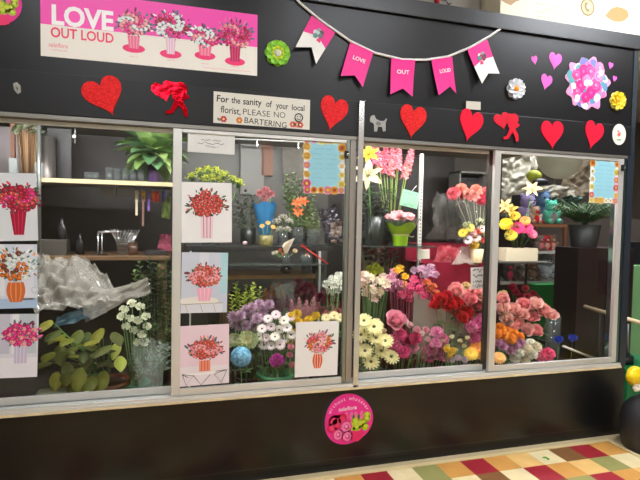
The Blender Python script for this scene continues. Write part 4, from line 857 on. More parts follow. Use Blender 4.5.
# ================================================================== SECOND WINDOW: cut flowers in buckets, black shelf, back wall
p0, p1 = P(233, 141, 1.0), P(310, 140, 1.0)
e = empty('hanging_rail', P(270, 141, 1.0), 'thin metal rail with clips high in the second window', 'rail'); b = MB(); b.tube([(-.3, 0, 0), (.28, 0, .01)], .006, M_ALU, 6); b.obj('rod', e)
for x in (-.1, .22): b = MB(); b.box((x - .006, -.008, -.05), (x + .006, .008, .008), M_CHROME, .002); b.obj('clip', e)
for x in (-.27, .25): b = MB(); b.tube([(x, 0, .004), (x, 0, .17)], .004, M_ALU, 5); b.obj('hanger', e)
c = P(252, 165, 1.479); b = MB(); b.box((-.1, -.02, -.25), (.1, .02, .25), mat((128, 128, 124), .5, .2)); tag(b.obj('grey_door_panel', None, c), 'pale grey upright panel on the back wall of second window', 'panel')
c = P(267, 150, 1.479); b = MB(); b.box((-.05, -.02, -.22), (.05, .02, .14), mat((132, 92, 72), .5)); tag(b.obj('brown_board', None, c), 'brown board on the back wall right of the pale grey panel', 'board')
c = P(297, 166, 1.4); e = crumple('plastic_bag', 'wrinkled clear plastic bag hanging on the back wall left of the blue sign', 'bag', P(283, 182, 1.46), P(304, 182, 1.46), P(304, 148, 1.46), P(282, 148, 1.46), glassy('bag_plastic', .95, ior=1.45, rough=.2, haze=.5, hazecol=(150, 146, 132), bump=20), .04, 18, 2)
# black shelf with vases
BSZ = P(285, 246, .62).z
bsh = shelf('black shelf carrying the vases in the second window', .1, 1.1, .56, .98, BSZ, .03, mat((34, 34, 34), .4), name='black_shelf')
b = MB()
for x in (.14, 1.07): b.box((x - .012, .93, .3), (x + .012, .955, BSZ - .03), M_DARK)
b.box((.14, .935, .6), (1.07, .95, .62), M_DARK); b.obj('shelf_frame', bsh, -bsh.location)
def on2(px, y=.78): p = P(px, 240, y); return Vector((p.x, y, BSZ))
lab = 'chartreuse flower plume showing above the coral bouquet poster'
pts = [(192, 178), (200, 173), (208, 171), (216, 172), (224, 176), (233, 181), (205, 180), (220, 181), (212, 179), (239, 184)]
c = on2(211, .66); e = glass_vase('tall clear vase of chartreuse plumes hidden behind the coral bouquet poster', c, BSZ, .06, .2)
for x, y_ in pts: flower('goldenrod_stem', lab, 'flower', 'chartreuse plumes in tall vase', 'tuft', (186, 196, 40), P(x, y_, .66 + rnd.random() * .06 - .03), (c.x + (x - 213) * .0012, c.y, BSZ + .02), .045, None, M_STEM, 1, .2)
lab = 'dark grey green foliage stem behind the coral bouquet poster, beside the blue wrap'
c = on2(248, .84); glass_vase('dark square vase of grey green foliage on the black shelf', c, BSZ, .055, .12, mat((40, 44, 42), .3), 1.0, True)
for x, y_ in ((238, 205), (246, 198), (252, 205), (243, 214), (256, 214), (236, 218)): flower('foliage_stem', lab, 'greenery', 'grey green foliage on the black shelf', 'sprig', (70, 84, 70) if x % 2 else (96, 108, 90), P(x, y_, .84), (c.x + (x - 247) * .001, c.y, BSZ + .02), .055, None, M_STEMD, 0, sname='leaves')
c = on2(266, .8); sleeve('bright blue paper wrap holding dusky pink blooms on the black shelf', (c.x, .8, BSZ + .002), P(264, 204, .8), .03, .08, mat((30, 104, 150), .6), 'paper_wrap', 'wrap', 2)
lab = 'dusky pink bloom rising from the blue paper wrap'
for x, y_ in ((260, 192), (266, 189), (271, 193), (264, 197)): flower('carnation', lab, 'flower', 'dusky pink blooms in blue wrap', 'carn', (196, 120, 124), P(x, y_, .8), (c.x + (x - 266) * .0008, .8, BSZ + .012), .033, None, M_STEM, 1, .5)
c = on2(298, .74); e = glass_vase('square clear glass vase of green stems and orange lilies on black shelf', c, BSZ, .075, .13, None, 1.0, True)
lab = 'orange lily among pale foliage in the square glass vase'
for x, y_ in ((297, 203), (303, 201), (298, 212)): flower('orange_lily', lab, 'flower', 'orange lilies in square glass vase', 'lily', (236, 90, 30), P(x, y_, .7), (c.x + (x - 300) * .001, c.y, BSZ + .02), .042, None, M_STEM, 1, .6)
lab = 'pale green leafy stem around the orange lilies in the square vase'
for x, y_ in ((288, 186), (294, 184), (300, 190), (306, 196), (311, 206), (290, 198), (312, 218), (308, 212), (293, 210), (286, 196), (303, 214)): flower('leafy_stem', lab, 'greenery', 'pale foliage around the orange lilies', 'sprig', (128, 150, 88) if x % 2 else (96, 124, 70), P(x, y_, .76), (c.x + (x - 300) * .002, c.y + .01, BSZ + .02), .062, None, M_STEM, 0, sname='leaves')
c = on2(313, .68); glass_vase('smaller clear glass jar packed with pale green stems on black shelf', c, BSZ, .045, .12, None, 1.05)
lab = 'pale green stem packed in the smaller glass jar'
for x, y_ in ((308, 226), (313, 222), (318, 226), (311, 232), (316, 233)): flower('leafy_stem', lab, 'greenery', 'stems in the smaller glass jar', 'sprig', (140, 160, 96), P(x, y_, .68), (c.x + (x - 313) * .002, c.y, BSZ + .02), .05, None, M_STEM, 0, sname='leaves')
c = on2(282, .7); glass_vase('clear glass vase of white filler sprays on the black shelf', c, BSZ, .034, .1, None, 1.05)
lab = 'airy white filler spray on the black shelf'
for x, y_ in ((277, 222), (283, 218), (289, 222), (280, 230), (287, 230)): flower('filler_stem', lab, 'flower', 'white filler sprays on the black shelf', 'tuft', (224, 214, 200), P(x, y_, .7), (c.x + (x - 283) * .001, c.y, BSZ + .02), .035, None, M_STEM, 0, .2)
c = on2(266, .62); e = glass_vase('small olive gold pot with dark flowers on the black shelf edge', c, BSZ, .045, .075, mat((120, 112, 64), .4), 1.1, False, 'gold_pot', 'pot')
lab = 'small yellow and brown flower in the olive gold pot'
for x, y_ in ((262, 226), (268, 223), (273, 227)): flower('pansy', lab, 'flower', 'yellow and brown flowers in gold pot', 'daisy', (206, 160, 60), P(x, y_, .62), (c.x + (x - 267) * .001, c.y, BSZ + .02), .02, (60, 30, 20), M_STEM, 0)
c = on2(330, .78); crumple('black_bag', 'shiny black plastic bag bunched on the right end of the black shelf', 'bag', c + Vector((-.08, -.06, .02)), c + Vector((.06, -.06, .02)), c + Vector((.06, .06, .3)), c + Vector((-.07, .06, .28)), mat((48, 44, 52), .15, .2, .6), .07, 24, 7)
c = on2(333, .72); crumple('clear_bag', 'dull clear bag of brown dried stems beside the black bag', 'bag', c + Vector((-.03, -.05, .02)), c + Vector((.06, -.06, .02)), c + Vector((.07, -.02, .18)), c + Vector((-.02, -.02, .17)), mat((110, 92, 80), .3, 0, .5, noise_s=12, noise_a=.5), .05, 20, 3)
# lower little shelf with the calla arrangement
LZ = P(290, 263, .5).z
e = shelf('thin glass shelf below the black shelf, holding the calla arrangement', .12, 1.0, .38, .54, LZ, .008, glassy('shelf_glass', .85, (200, 225, 215), haze=.25, hazecol=(120, 130, 124)), None, 'glass_shelf')
b = MB()
for x in (.125, .995): b.box((x - .006, .53, .31), (x + .006, .55, BSZ - .031), M_ALU)
tag(b.obj('shelf_standard', None), 'pair of thin metal uprights behind the thin glass shelf', 'post')
def on3(px, y=.46): p = P(px, 255, y); return Vector((p.x, y, LZ))
c = on3(286); e = glass_vase('small clear vase with white calla and red accents on the glass shelf', c, LZ, .026, .07, None, 1.1)
e = empty('calla_lily', (c.x, c.y, LZ + .02), 'single large cream calla lily on the thin glass shelf', 'flower'); b = MB()
rows = []
for i in range(8):
    t = i / 7; rows.append([((.01 + .03 * t * (1 + .5 * math.cos(a * .393))) * math.cos(a * .393), (.01 + .03 * t) * math.sin(a * .393) - .01 * t, .05 + .07 * t + .03 * t * math.cos(a * .393)) for a in range(17)])
b.grid(rows, fm(236, 222, 196)); b.obj('spathe', e); b = MB(); b.tube([(0, 0, .06), (0, 0, .12)], .005, fm(220, 180, 70), 6); b.obj('spadix', e); b = MB(); b.tube([(0, 0, 0), (0, 0, .06)], .005, M_STEM, 6); b.obj('stem', e)
lab = 'tiny orange and white bud beside the cream calla lily'
for x, y_, cc in ((276, 252, (236, 226, 200)), (280, 250, (224, 110, 50)), (283, 254, (230, 130, 60)), (273, 253, (238, 228, 210))): flower('bud_spray', lab, 'flower', 'buds beside the calla lily', 'carn', cc, P(x, y_, .45), (c.x, c.y, LZ + .02), .013, None, M_STEM, 0)
flower('white_rose', 'round white rose right of the cream calla lily', 'flower', None, 'rose', (240, 222, 190), P(295, 251, .46), (c.x + .004, c.y, LZ + .02), .022, None, M_STEM, 0)
c = on3(306); glass_vase('small empty glass jar on the right of the thin glass shelf', c, LZ, .04, .06, None, 1.0, False)
flower('peach_rose', 'peach bud inside the small glass jar on the thin shelf', 'flower', None, 'rose', (230, 160, 120), P(307, 255, .46), (c.x, c.y, LZ + .012), .014, None, M_STEM, 0)
e = tag(MB().tube([P(301, 245, .5), P(328, 264, .4)], .005, mat((206, 36, 30), .4), 6).obj('red_straw', None), 'slim red stick slanting down from the thin glass shelf', 'stick')
# plank table and clutter below
PZ = P(290, 273, .9).z
e = empty('plank_table', (.75, .95, .3), 'rough brown plank table under the glass shelf in the second window', 'table')
b = MB(); b.box((-.4, -.16, PZ - .33), (.29, .2, PZ - .3), mat((170, 130, 80), .6, noise_s=14, noise_a=.35), .004); b.obj('tabletop', e)
for x in (-.36, .26):
    for y in (-.12, .16): b = MB(); b.box((x - .02, y - .02, 0), (x + .02, y + .02, PZ - .33), M_WOOD); b.obj('leg', e)
for px, hh, r_ in ((306, .1, .035), (320, .09, .03)):
    c = P(px, 270, .86); glass_vase('clear tumbler on the plank table, %s' % ('left' if px == 306 else 'right'), (c.x, .86, 0), PZ, r_, hh, name='glass_tumbler', cat='glass', water=False)
c = P(286, 268, .85); b = MB(); b.ball((0, 0, .03), .04, M_DARK, (1.2, .8, .75)); b.ball((.0, -.03, .04), .012, M_CHROME); tag(b.obj('dark_tin', None, (c.x, .85, PZ)), 'small rounded dark tin with bright knob on the plank table', 'tin')
c = P(240, 230, 1.0); carton('dark_carton', 'dark open carton behind the coral poster under the black shelf', 'box', (c.x - .06, 1.34, .3), (.3, .2, .62), mat((44, 38, 38), .6))
c = P(245, 244, .6); e = MB().ball((0, 0, .018), .018, mat((190, 160, 160), .4), (1, 1, .9)).obj('pink_ornament', None, (c.x, .6, BSZ)); tag(e, 'tiny pale pink ornament at the left end of the black shelf', 'ornament')
# bucket flowers
def vessel(bp, label, r=.09, h=.2, m=None): return bucket(label, (bp.x, bp.y), .3, r, h, m)
lab = 'small dusty lavender mum left of the white daisies'
bp = bunch('lavender_mum', lab, 'flower', 'lavender mums in second window', 'mum', (190, 152, 178), [(240, 315), (252, 307), (263, 310), (246, 325), (257, 318), (235, 323), (269, 304), (246, 310), (262, 319), (233, 316), (252, 315), (240, 325), (254, 326), (259, 304)], .3, 7.2, zb=.45, cols=[(206, 170, 194), (218, 184, 204), (194, 154, 180)]); vessel(bp, 'dark bucket holding the dusty lavender mums', .09, .2, M_DARK)
lab = 'small white daisy with dark centre beside the lavender mums'
bp = bunch('white_daisy', lab, 'flower', 'white daisies in green bucket', 'daisy', (238, 228, 220), [(268, 319), (276, 315), (284, 321), (262, 329), (271, 327), (279, 330), (287, 328), (266, 338), (275, 337), (283, 339), (290, 317), (259, 337), (271, 346), (280, 345), (291, 335), (264, 345)], .22, 5.6, zb=.53, c2=(70, 56, 40), cols=[(240, 230, 222), (238, 216, 216), (240, 232, 214)], leaves=1, dy=.03)
bp2 = P(276, 365, .24); e = bucket('green flower bucket low behind the glass, holding white daisies', (bp2.x, .24), .301, .12, .25, mat((40, 120, 76), .45))
lab = 'small yellow mum at the right of the white daisies'
bp = bunch('yellow_mum', lab, 'flower', 'yellow mums beside white daisies', 'carn', (240, 200, 30), [(291, 316), (297, 313), (309, 319), (316, 315), (284, 340), (290, 339), (294, 332), (303, 322), (280, 343), (298, 321)], .28, 5, zb=.5, leaves=1); vessel(bp, 'grey bucket holding the yellow mums', .07, .2, mat((90, 92, 90), .4))
flower('ornamental_kale', 'creamy green ornamental kale head between blue hydrangea and white daisies', 'flower', None, 'kale', (208, 206, 146), P(247, 340, .2), (P(247, 340, .2).x, .23, .4), 11 * PXM(P(247, 340, .2)), None, M_STEM, 1, .6)
flower('ornamental_kale', 'small cream kale head at left edge behind the pink poster', 'flower', None, 'kale', (210, 206, 170), P(234, 340, .26), (P(236, 340, .3).x, .29, .4), 8 * PXM(P(234, 340, .26)), None, M_STEM, 1, .6)
h_ = P(241, 356, .15); flower('hydrangea', 'sky blue hydrangea head low beside the pink rose poster', 'flower', None, 'hydr', (112, 184, 212), h_, (h_.x + .01, .18, .38), 12.5 * PXM(h_), None, M_STEM, 2, .75)
vessel(Vector((h_.x + .01, .185, 0)), 'dark low bucket holding hydrangea', .065, .12, M_DARK)
h_ = P(277, 359, .125); flower('magenta_aster', 'vivid magenta aster against the green bucket', 'flower', None, 'carn', (170, 20, 130), h_, (h_.x + .012, .12, .48), 7.5 * PXM(h_), None, M_STEM, 1, .6)
lab = 'tiny pink bloom low beside the white lily poster'
bunch('pink_bloom', lab, 'flower', 'pink blooms beside the lily poster', 'carn', (226, 130, 140), [(291, 346), (292, 364), (290, 354)], .16, 3.4, zb=.46, leaves=0, dy=.01)
lab = 'lime green leafy spray above the lavender mums'
bp = bunch('lime_spray', lab, 'greenery', 'lime sprays in second window', 'sprig', (168, 184, 50), [(232, 303), (239, 298), (246, 293), (253, 291), (259, 297), (244, 302), (236, 292), (251, 298)], .42, 7, zb=.5, leaves=1); vessel(bp, 'black bucket holding the lime sprays', .08, .22, M_DARK)
lab = 'rusty orange heather plume behind the white daisies'
bp = bunch('orange_heather', lab, 'flower', 'rusty heather in second window', 'plume', (156, 88, 46), [(266, 298), (272, 293), (279, 291), (286, 296), (281, 300)], .5, 5, zb=.5, leaves=0); vessel(bp, 'black bucket holding the rusty heather', .07, .22, M_DARK)
lab = 'plum purple heather plume behind the white daisies'
bp = bunch('plum_heather', lab, 'flower', 'plum heather in second window', 'plume', (104, 58, 74), [(272, 305), (279, 306), (287, 303), (293, 305)], .4, 5, zb=.5, leaves=0); vessel(bp, 'black bucket holding the plum heather', .07, .2, M_DARK)
lab = 'deep burgundy mum behind the yellow mums'
bp = bunch('burgundy_mum', lab, 'flower', 'burgundy mums in second window', 'mum', (128, 14, 40), [(298, 283), (308, 286), (332, 296), (293, 286), (302, 290), (311, 293), (320, 297), (329, 301), (296, 293), (306, 297), (335, 303), (316, 290), (326, 294)], .55, 6.8, zb=.5, cols=[(128, 14, 40), (150, 20, 52), (108, 10, 34)]); vessel(bp, 'black bucket holding the burgundy mums', .1, .22, M_DARK)
lab = 'dull pink mum below the burgundy mums'
bp = bunch('dusty_pink_mum', lab, 'flower', 'dull pink mums near chrome post', 'mum', (170, 92, 92), [(322, 310), (331, 308), (338, 312), (316, 306), (327, 315)], .42, 6, zb=.5); vessel(bp, 'grey bucket holding the dull pink mums', .07, .2, mat((80, 84, 80), .4))
lab = 'white stock head close to the silver door stile'
bp = bunch('white_stock', lab, 'flower', 'white stock beside the silver door stile', 'clust', (226, 226, 208), [(327, 284), (333, 279), (339, 275), (331, 291), (338, 289), (335, 284), (340, 281)], .4, 5.5, zb=.5, leaves=1); vessel(bp, 'black bucket holding the white stock', .08, .22, M_DARK)
lab = 'pale pink astilbe plume above the white lily poster'
bp = bunch('astilbe', lab, 'flower', 'astilbe above the lily poster', 'plume', (216, 150, 158), [(292, 309), (299, 307), (306, 310), (313, 306), (303, 315), (309, 316)], .33, 5, zb=.5, leaves=0); vessel(bp, 'pale bucket holding the astilbe', .07, .2, mat((150, 150, 140), .4))
lab = 'cream daisy peeping over the white lily poster'
bunch('cream_daisy', lab, 'flower', 'cream daisies above the lily poster', 'daisy', (236, 222, 160), [(326, 318), (334, 316), (340, 318)], .2, 5.5, zb=.5, c2=(180, 150, 60), leaves=1, dy=.02)
sleeve('clear crinkled sleeve round the plum heather in the second window', P(285, 316, .44), P(284, 284, .44), .03, .075, M_SLEEVE, seed=8)
# ================================================================== THIRD WINDOW
GZ = P(400, 245, .5).z
shelf('glass shelf in the third window under the lime green pot', 1.15, 1.80, .36, .95, GZ, .01, glassy('shelf_glass', .85), None, 'glass_shelf')
e = empty('shelf_standard', P(419, 250, .62), 'white slotted metal upright beside the mint green card', 'post'); top, bot = P(423, 154, .62), P(418, 266, .62); b = MB(); d = bot - P(419, 250, .62)
b.box((-.013, -.01, -.14), (.013, .01, (top - P(419, 250, .62)).z), mat((216, 214, 204), .4)); b.obj('bar', e); b = MB(); zz = -.12
while zz < (top - P(419, 250, .62)).z - .02: b.box((-.004, -.0115, zz), (.004, -.0095, zz + .012), M_DARK); zz += .026
b.obj('slots', e)
TZ = P(390, 250, .6).z + .25
c = P(392, 215, .6); e = glass_vase('tall clear glass vase holding tall pink flower spikes in the third window', (c.x, .6, 0), GZ, .052, .24, None, 1.12)
lab = 'tall pink flower spike in the glass vase at top of third window'
for x, y_ in ((378, 152), (386, 147), (393, 150), (399, 154), (406, 163), (411, 150), (409, 158), (383, 158), (391, 161), (398, 146), (374, 149)): flower('pink_spike', lab, 'flower', 'tall pink spikes in glass vase', 'spike', [(232, 130, 140), (240, 150, 150), (214, 100, 124)][x % 3], P(x, y_ + 4, .6 + rnd.random() * .08 - .04), (c.x + (x - 393) * .0012, c.y, GZ + .016), .036, None, fm(130, 160, 60), 1, .2)
flower('yellow_lily', 'yellow lily at the top left corner of the third window', 'flower', None, 'lily', (206, 156, 4), P(368, 154, .42), (P(372, 240, .45).x, .45, GZ + .01), .075, None, M_STEM, 2, .6)
flower('white_lily', 'large cream white lily just right of the chrome post', 'flower', None, 'lily', (206, 192, 146), P(368, 175, .36), (P(372, 240, .42).x, .43, GZ + .01), .1, (200, 150, 40), M_STEM, 2, .7)
c = P(374, 240, .47); glass_vase('dark vase of lilies and evergreen beside the chrome post', (c.x, .47, 0), GZ, .06, .2, mat((36, 40, 38), .3), 1.1)
lab = 'dark evergreen sprig under the white lily'
bunch('evergreen_sprig', lab, 'greenery', 'evergreen under the white lily', 'sprig', (46, 62, 44), [(364, 195), (372, 192), (380, 198), (366, 208), (375, 212), (384, 212), (366, 224), (376, 228), (386, 205), (362, 236)], .52, 9, basepx=(374, 240), zb=GZ + .02, leaves=0, cols=[(46, 62, 44), (34, 48, 36), (60, 74, 60)], sname='leaves', dy=.04, stem=M_STEMD)
# lime pot with azalea
c = P(400, 245, .44); e = empty('azalea_pot', (c.x, .44, GZ), 'pink azalea in lime green wrapped pot with raffia tie on the glass shelf', 'potted plant'); k = PXM(c)
LM = mat((150, 200, 30), .35, noise_s=20, bump=.2)
b = MB(); b.lathe([(.05, 0), (.056, .06), (.06, .075), (.058, .08), (.001, .08)], LM, seg=24, cap=False); b.obj('pot', e)
b = MB(); rows = []
for i in range(7):
    t = i / 6; rows.append([((.056 + .055 * t ** .8) * (1 + .1 * math.sin(a * .2244 * 4) * t) * math.cos(a * .2244), (.056 + .055 * t ** .8) * math.sin(a * .2244), .075 + .075 * t + .016 * math.sin(a * .2244 * 4 + 1) * t) for a in range(28)])
b.grid(rows, LM, closed=True); b.obj('paper_collar', e)
b = MB(); b.tube([(.06 * math.cos(a * .3142), .06 * math.sin(a * .3142), .076) for a in range(21)], .004, pr(214, 196, 150), 5); b.tube([(.03, -.055, .076), (.06, -.065, .06), (.075, -.06, .07)], .003, pr(214, 196, 150), 4); b.obj('raffia_tie', e)
b = MB(); r = random.Random(4)
for i in range(13):
    a = i * 2.4; d = .085 * math.sqrt(i / 13); M = T(d * math.cos(a), d * math.sin(a), .185 + .02 * r.random() + .02 * (1 - d / .07)) @ Matrix.Rotation(.5, 4, 'X')
    for j in range(9): b.petal(M @ RZ(j * .7 + i), .044, .02, fm(*[(240, 160, 160), (232, 130, 140), (246, 190, 184)][(i + j) % 3]), 1.0 - .06 * j, -.6, .3, 3, 1)
b.obj('blossoms', e); b = MB()
for i in range(24): b.petal(T(0, 0, .1) @ RZ(i * 2.4), .1, .016, M_LEAF, .9 + .3 * r.random(), -.5, .3, 4, 1, 1)
b.obj('foliage', e)
sleeve('clear cellophane collar standing up around the lime green pot', (c.x, .44, GZ + .085), (c.x, .44, GZ + .2), .062, .135, glassy('collar_film', .97, ior=1.4, rough=.1, haze=.06, bump=15), seed=3)
tagcard('mint_card', 'tilted mint green card hanging above the lime green pot', 'card', ((403, 189), (419.5, 193), (417.5, 209.5), (399.5, 204.5)), .3, 2, (.03, .1), (168, 224, 186), (120, 180, 150), 3)
tagcard('white_tag', 'small white tag clipped at foot of the slotted upright', 'tag', ((417, 249.5), (429, 249), (430, 258.5), (417.5, 259.5)), .55, 1, (-.01, .04), (226, 220, 206), (180, 170, 160), 8)
tagcard('price_tag', 'white handwritten price sign in front of the red cloth', 'sign', ((469.5, 268), (487, 266.5), (489, 288), (472, 289)), .16, 4, (0, .03), (232, 228, 222), (60, 50, 60), 5)
# red cloth tiers
M_RED = mat((128, 12, 40), .75, 0, .2, name='red_cloth', noise_s=6, noise_a=.25)
tz1, tz2 = P(470, 262, .62).z, P(455, 244, .9).z
e = empty('red_cloth_table', (2.02, .85, .3), 'two tier stand draped in dark red cloth at the right of third window', 'table')
def drape(b, x0, x1, y0, y1, z0, z1):
    n = 40; rows = []
    per = [(x0 + (x1 - x0) * i / n, y0) for i in range(n)] + [(x1, y0 + (y1 - y0) * i / n) for i in range(n)] + [(x1 - (x1 - x0) * i / n, y1) for i in range(n)] + [(x0, y1 - (y1 - y0) * i / n) for i in range(n)]
    cx, cy = (x0 + x1) / 2, (y0 + y1) / 2
    for j in range(7):
        t = j / 6; rows.append([(x + (x - cx) * .06 * t * math.sin(i * .8) + (x - cx) * .02 * t, y + (y - cy) * .06 * t * math.sin(i * .8 + 1), z1 + (z0 - z1) * t) for i, (x, y) in enumerate(per)])
    b.grid(rows, M_RED, closed=True); b.face([(x, y, z1) for x, y in per], M_RED)
b = MB(); drape(b, -.22, .42, -.3, .0, .0, tz1 - .3); b.obj('lower_tier', e)
b = MB(); drape(b, -.2, .46, .04, .4, .0, tz2 - .3); b.obj('upper_tier', e)
crumple('red_tissue', 'crumpled sheet of dull red tissue lying on the lower red tier', 'tissue paper', P(432, 262, .6), P(462, 264, .6), P(462, 248, .8), P(438, 247, .8), mat((140, 40, 50), .4, noise_s=12, noise_a=.3), .04, 18, 4)
crumple('clear_wrap', 'crumpled pale clear wrap beside the cream flower pot', 'wrap', P(452, 264, .52), P(478, 264, .52), P(474, 246, .6), P(462, 247, .62), M_CELLO, .03, 18, 11)
# cream pot of mixed flowers
c = P(476.5, 262, .54); e = empty('flower_pot', (c.x, .54, tz1 + .002), 'cream paper covered pot of mixed small flowers on the red cloth', 'flower pot'); b = MB(); b.lathe([(.038, 0), (.052, .105), (.05, .105), (.04, .08), (.001, .08)], mat((226, 206, 160), .6), seg=20, cap=False); b.obj('pot', e)
mix = [((463, 233), 'daisy', (240, 196, 40), 'yellow'), ((474, 244), 'carn', (240, 200, 60), 'gold'), ((467, 226), 'tuft', (206, 210, 150), 'pale green'), ((472, 233), 'carn', (240, 190, 180), 'blush'), ((478, 232), 'rose', (236, 110, 80), 'coral'), ((484, 241), 'rose', (240, 120, 100), 'salmon'), ((482, 229), 'daisy', (238, 226, 220), 'white'), ((476, 238), 'daisy', (240, 214, 200), 'cream'), ((487, 234), 'daisy', (240, 206, 60), 'lemon'), ((468, 240), 'daisy', (232, 220, 226), 'pale lilac'), ((480, 222), 'tuft', (216, 220, 170), 'pale yellow'), ((470, 228), 'daisy', (244, 216, 90), 'buttercup yellow')]
for (x, y_), kd, cc, nm in mix: flower('mixed_bloom', nm + ' bloom in the mixed cream pot on the red cloth', 'flower', None, kd, cc, P(x, y_, .52), (c.x + (x - 475) * .0012, .54, tz1 + .088), 5 * PXM(c), None, M_STEM, 0)
# sleeved carnations above
lab = 'coral and pink carnation in the tall dark sleeve in the third window'
c = P(478, 240, .7); pts = [(453, 192), (461, 188), (466, 193), (473, 194), (481, 198), (487, 191), (476, 189), (489, 197)]
for i, (x, y_) in enumerate(pts): flower('carnation', lab, 'flower', 'coral carnations in tall sleeve', 'carn', [(236, 96, 110), (246, 150, 130), (240, 120, 120), (244, 160, 150), (226, 60, 90)][i % 5], P(x, y_, .66 + .02 * (i % 3)), (c.x + (x - 475) * .0012, .7, tz2 + .01), 7 * PXM(c), None, fm(150, 150, 110), 0, .5)
sleeve('clear sleeve around the long stems of the coral carnations', (c.x, .7, tz2 + .002), P(472, 202, .7), .035, .13, glassy('collar_film', .97), seed=5)
# dark background in third window
c = P(470, 188, 1.2); e = empty('open_fronted_box', c, 'grey open fronted box on the back wall behind the coral carnations', 'box'); M_GB = mat((92, 92, 88), .5)
b = MB(); s = .2
for q in (((-.16, -.08, -.14), (-.145, .1, .14)), ((.145, -.08, -.14), (.16, .1, .14)), ((-.16, -.08, .125), (.16, .1, .14)), ((-.16, -.08, -.14), (.16, .1, -.125))): b.box(q[0], q[1], M_GB)
b.obj('frame', e); b = MB(); b.box((-.15, .08, -.13), (.15, .1, .13), mat((30, 30, 30), .6)); b.obj('back', e); b = MB(); b.lathe([(.03, 0), (.03, .08), (.012, .1), (.012, .14)], mat((60, 60, 62), .2), (.02, 0, -.125), 12); b.obj('bottle', e)
b = MB(); b.box((-.16, -.05, 0), (.16, .1, P(470, 188, 1.2).z - .14 - .3), mat((52, 52, 50), .6)); tag(b.obj('dark_cabinet', None, (c.x, 1.2, .3)), 'tall dark cabinet standing under the grey open fronted box', 'cabinet')
c = P(450, 205, .95); crumple('clear_wrap', 'dull heap of grey crinkled wrap left of the coral carnations', 'wrap', P(424, 240, .95), P(476, 240, .95), P(466, 190, 1.05), P(436, 192, 1.05), glassy('grey_wrap', .95, ior=1.7, rough=.14, haze=.25, hazecol=(140, 140, 132), bump=60), .1, 40, 13)
c = P(388, 262, .8); lab = 'dark green fern with red tips under the glass shelf beside the chrome post'
bp = bunch('fern_stem', lab, 'greenery', 'dark fern under the glass shelf', 'sprig', (40, 62, 42), [(366, 250), (376, 248), (386, 252), (394, 258), (370, 258), (381, 262)], .6, 9, zb=.6, leaves=0, cols=[(40, 62, 42), (56, 74, 46), (70, 40, 40)], sname='leaves'); bucket('black bucket holding the dark fern', (bp.x, bp.y), .3, .1, .32, M_DARK)
lab = 'small red tip among the dark fern'
bunch('red_bud', lab, 'flower', 'red tips among the dark fern', 'carn', (170, 40, 50), [(363, 247), (372, 252), (385, 244), (390, 255), (394, 247)], .56, 3, zb=.6, leaves=0)
c = P(406, 258, .9); carton('brown_carton', 'plain brown carton behind the lime pot under the glass shelf', 'box', (c.x - .08, 1.3, .3), (.36, .2, P(406, 248, 1.0).z - .32), mat((96, 70, 54), .7))
# alstroemeria and freesia bunches
lab = 'cream pink alstroemeria right of the chrome post'
bp = bunch('cream_alstroemeria', lab, 'flower', 'cream alstroemeria beside the chrome post', 'clust', (238, 206, 184), [(363, 283), (369, 278), (377, 281), (384, 277), (371, 289), (379, 291), (364, 275), (386, 283), (375, 297), (366, 292)], .36, 6.2, zb=.52, c2=(240, 226, 190), leaves=1); bucket('black bucket holding the cream alstroemeria', (bp.x, bp.y), .3, .1, .24, M_DARK)
lab = 'lime yellow mum above the cream alstroemeria'
bunch('lime_mum', lab, 'flower', 'lime mums above cream alstroemeria', 'mum', (196, 200, 40), [(370, 268), (376, 266), (380, 270), (373, 273)], .45, 5, zb=.55, leaves=1)
red_st = fm(120, 30, 50)
lab = 'orchid pink alstroemeria in the middle bunch of the third window'
base = P(398, 322, .36)
bunch('pink_alstroemeria', lab, 'flower', 'orchid pink alstroemeria', 'clust', (222, 130, 172), [(391, 278), (398, 283), (390, 288), (402, 289), (394, 272)], .38, 5.6, basepx=(398, 325), zb=.56, c2=(240, 170, 190), stem=red_st, leaves=0)
lab = 'golden yellow freesia in the middle bunch'
bunch('yellow_freesia', lab, 'flower', 'golden freesia in the middle bunch', 'clust', (240, 180, 20), [(397, 270), (405, 276), (404, 284), (400, 268)], .35, 4.8, basepx=(401, 325), zb=.56, stem=red_st, leaves=0)
lab = 'hot pink freesia in the middle bunch'
bunch('hot_pink_freesia', lab, 'flower', 'hot pink freesia in the middle bunch', 'clust', (222, 40, 100), [(411, 285), (407, 292), (414, 279), (420, 288), (424, 295), (401, 295), (416, 293), (409, 298), (422, 282)], .35, 5.2, basepx=(406, 325), zb=.56, c2=(240, 100, 140), stem=red_st, leaves=0)
lab = 'pale lilac alstroemeria at the right of the middle bunch'
bunch('lilac_alstroemeria', lab, 'flower', 'lilac alstroemeria', 'clust', (206, 150, 180), [(415, 270), (422, 268), (429, 272), (435, 274), (424, 275), (431, 267)], .42, 5.2, basepx=(410, 325), zb=.56, c2=(226, 180, 200), stem=red_st, leaves=0)
lab = 'burnt orange alstroemeria above the red roses'
bunch('orange_alstroemeria', lab, 'flower', 'burnt orange alstroemeria', 'clust', (200, 70, 30), [(427, 282), (433, 286), (436, 293), (429, 289)], .38, 4.8, basepx=(412, 325), zb=.56, c2=(226, 110, 50), stem=red_st, leaves=0)
bucket('burgundy bucket holding the mixed alstroemeria and freesia bunch', (base.x + .02, .4), .3, .12, .26, mat((70, 20, 32), .5))
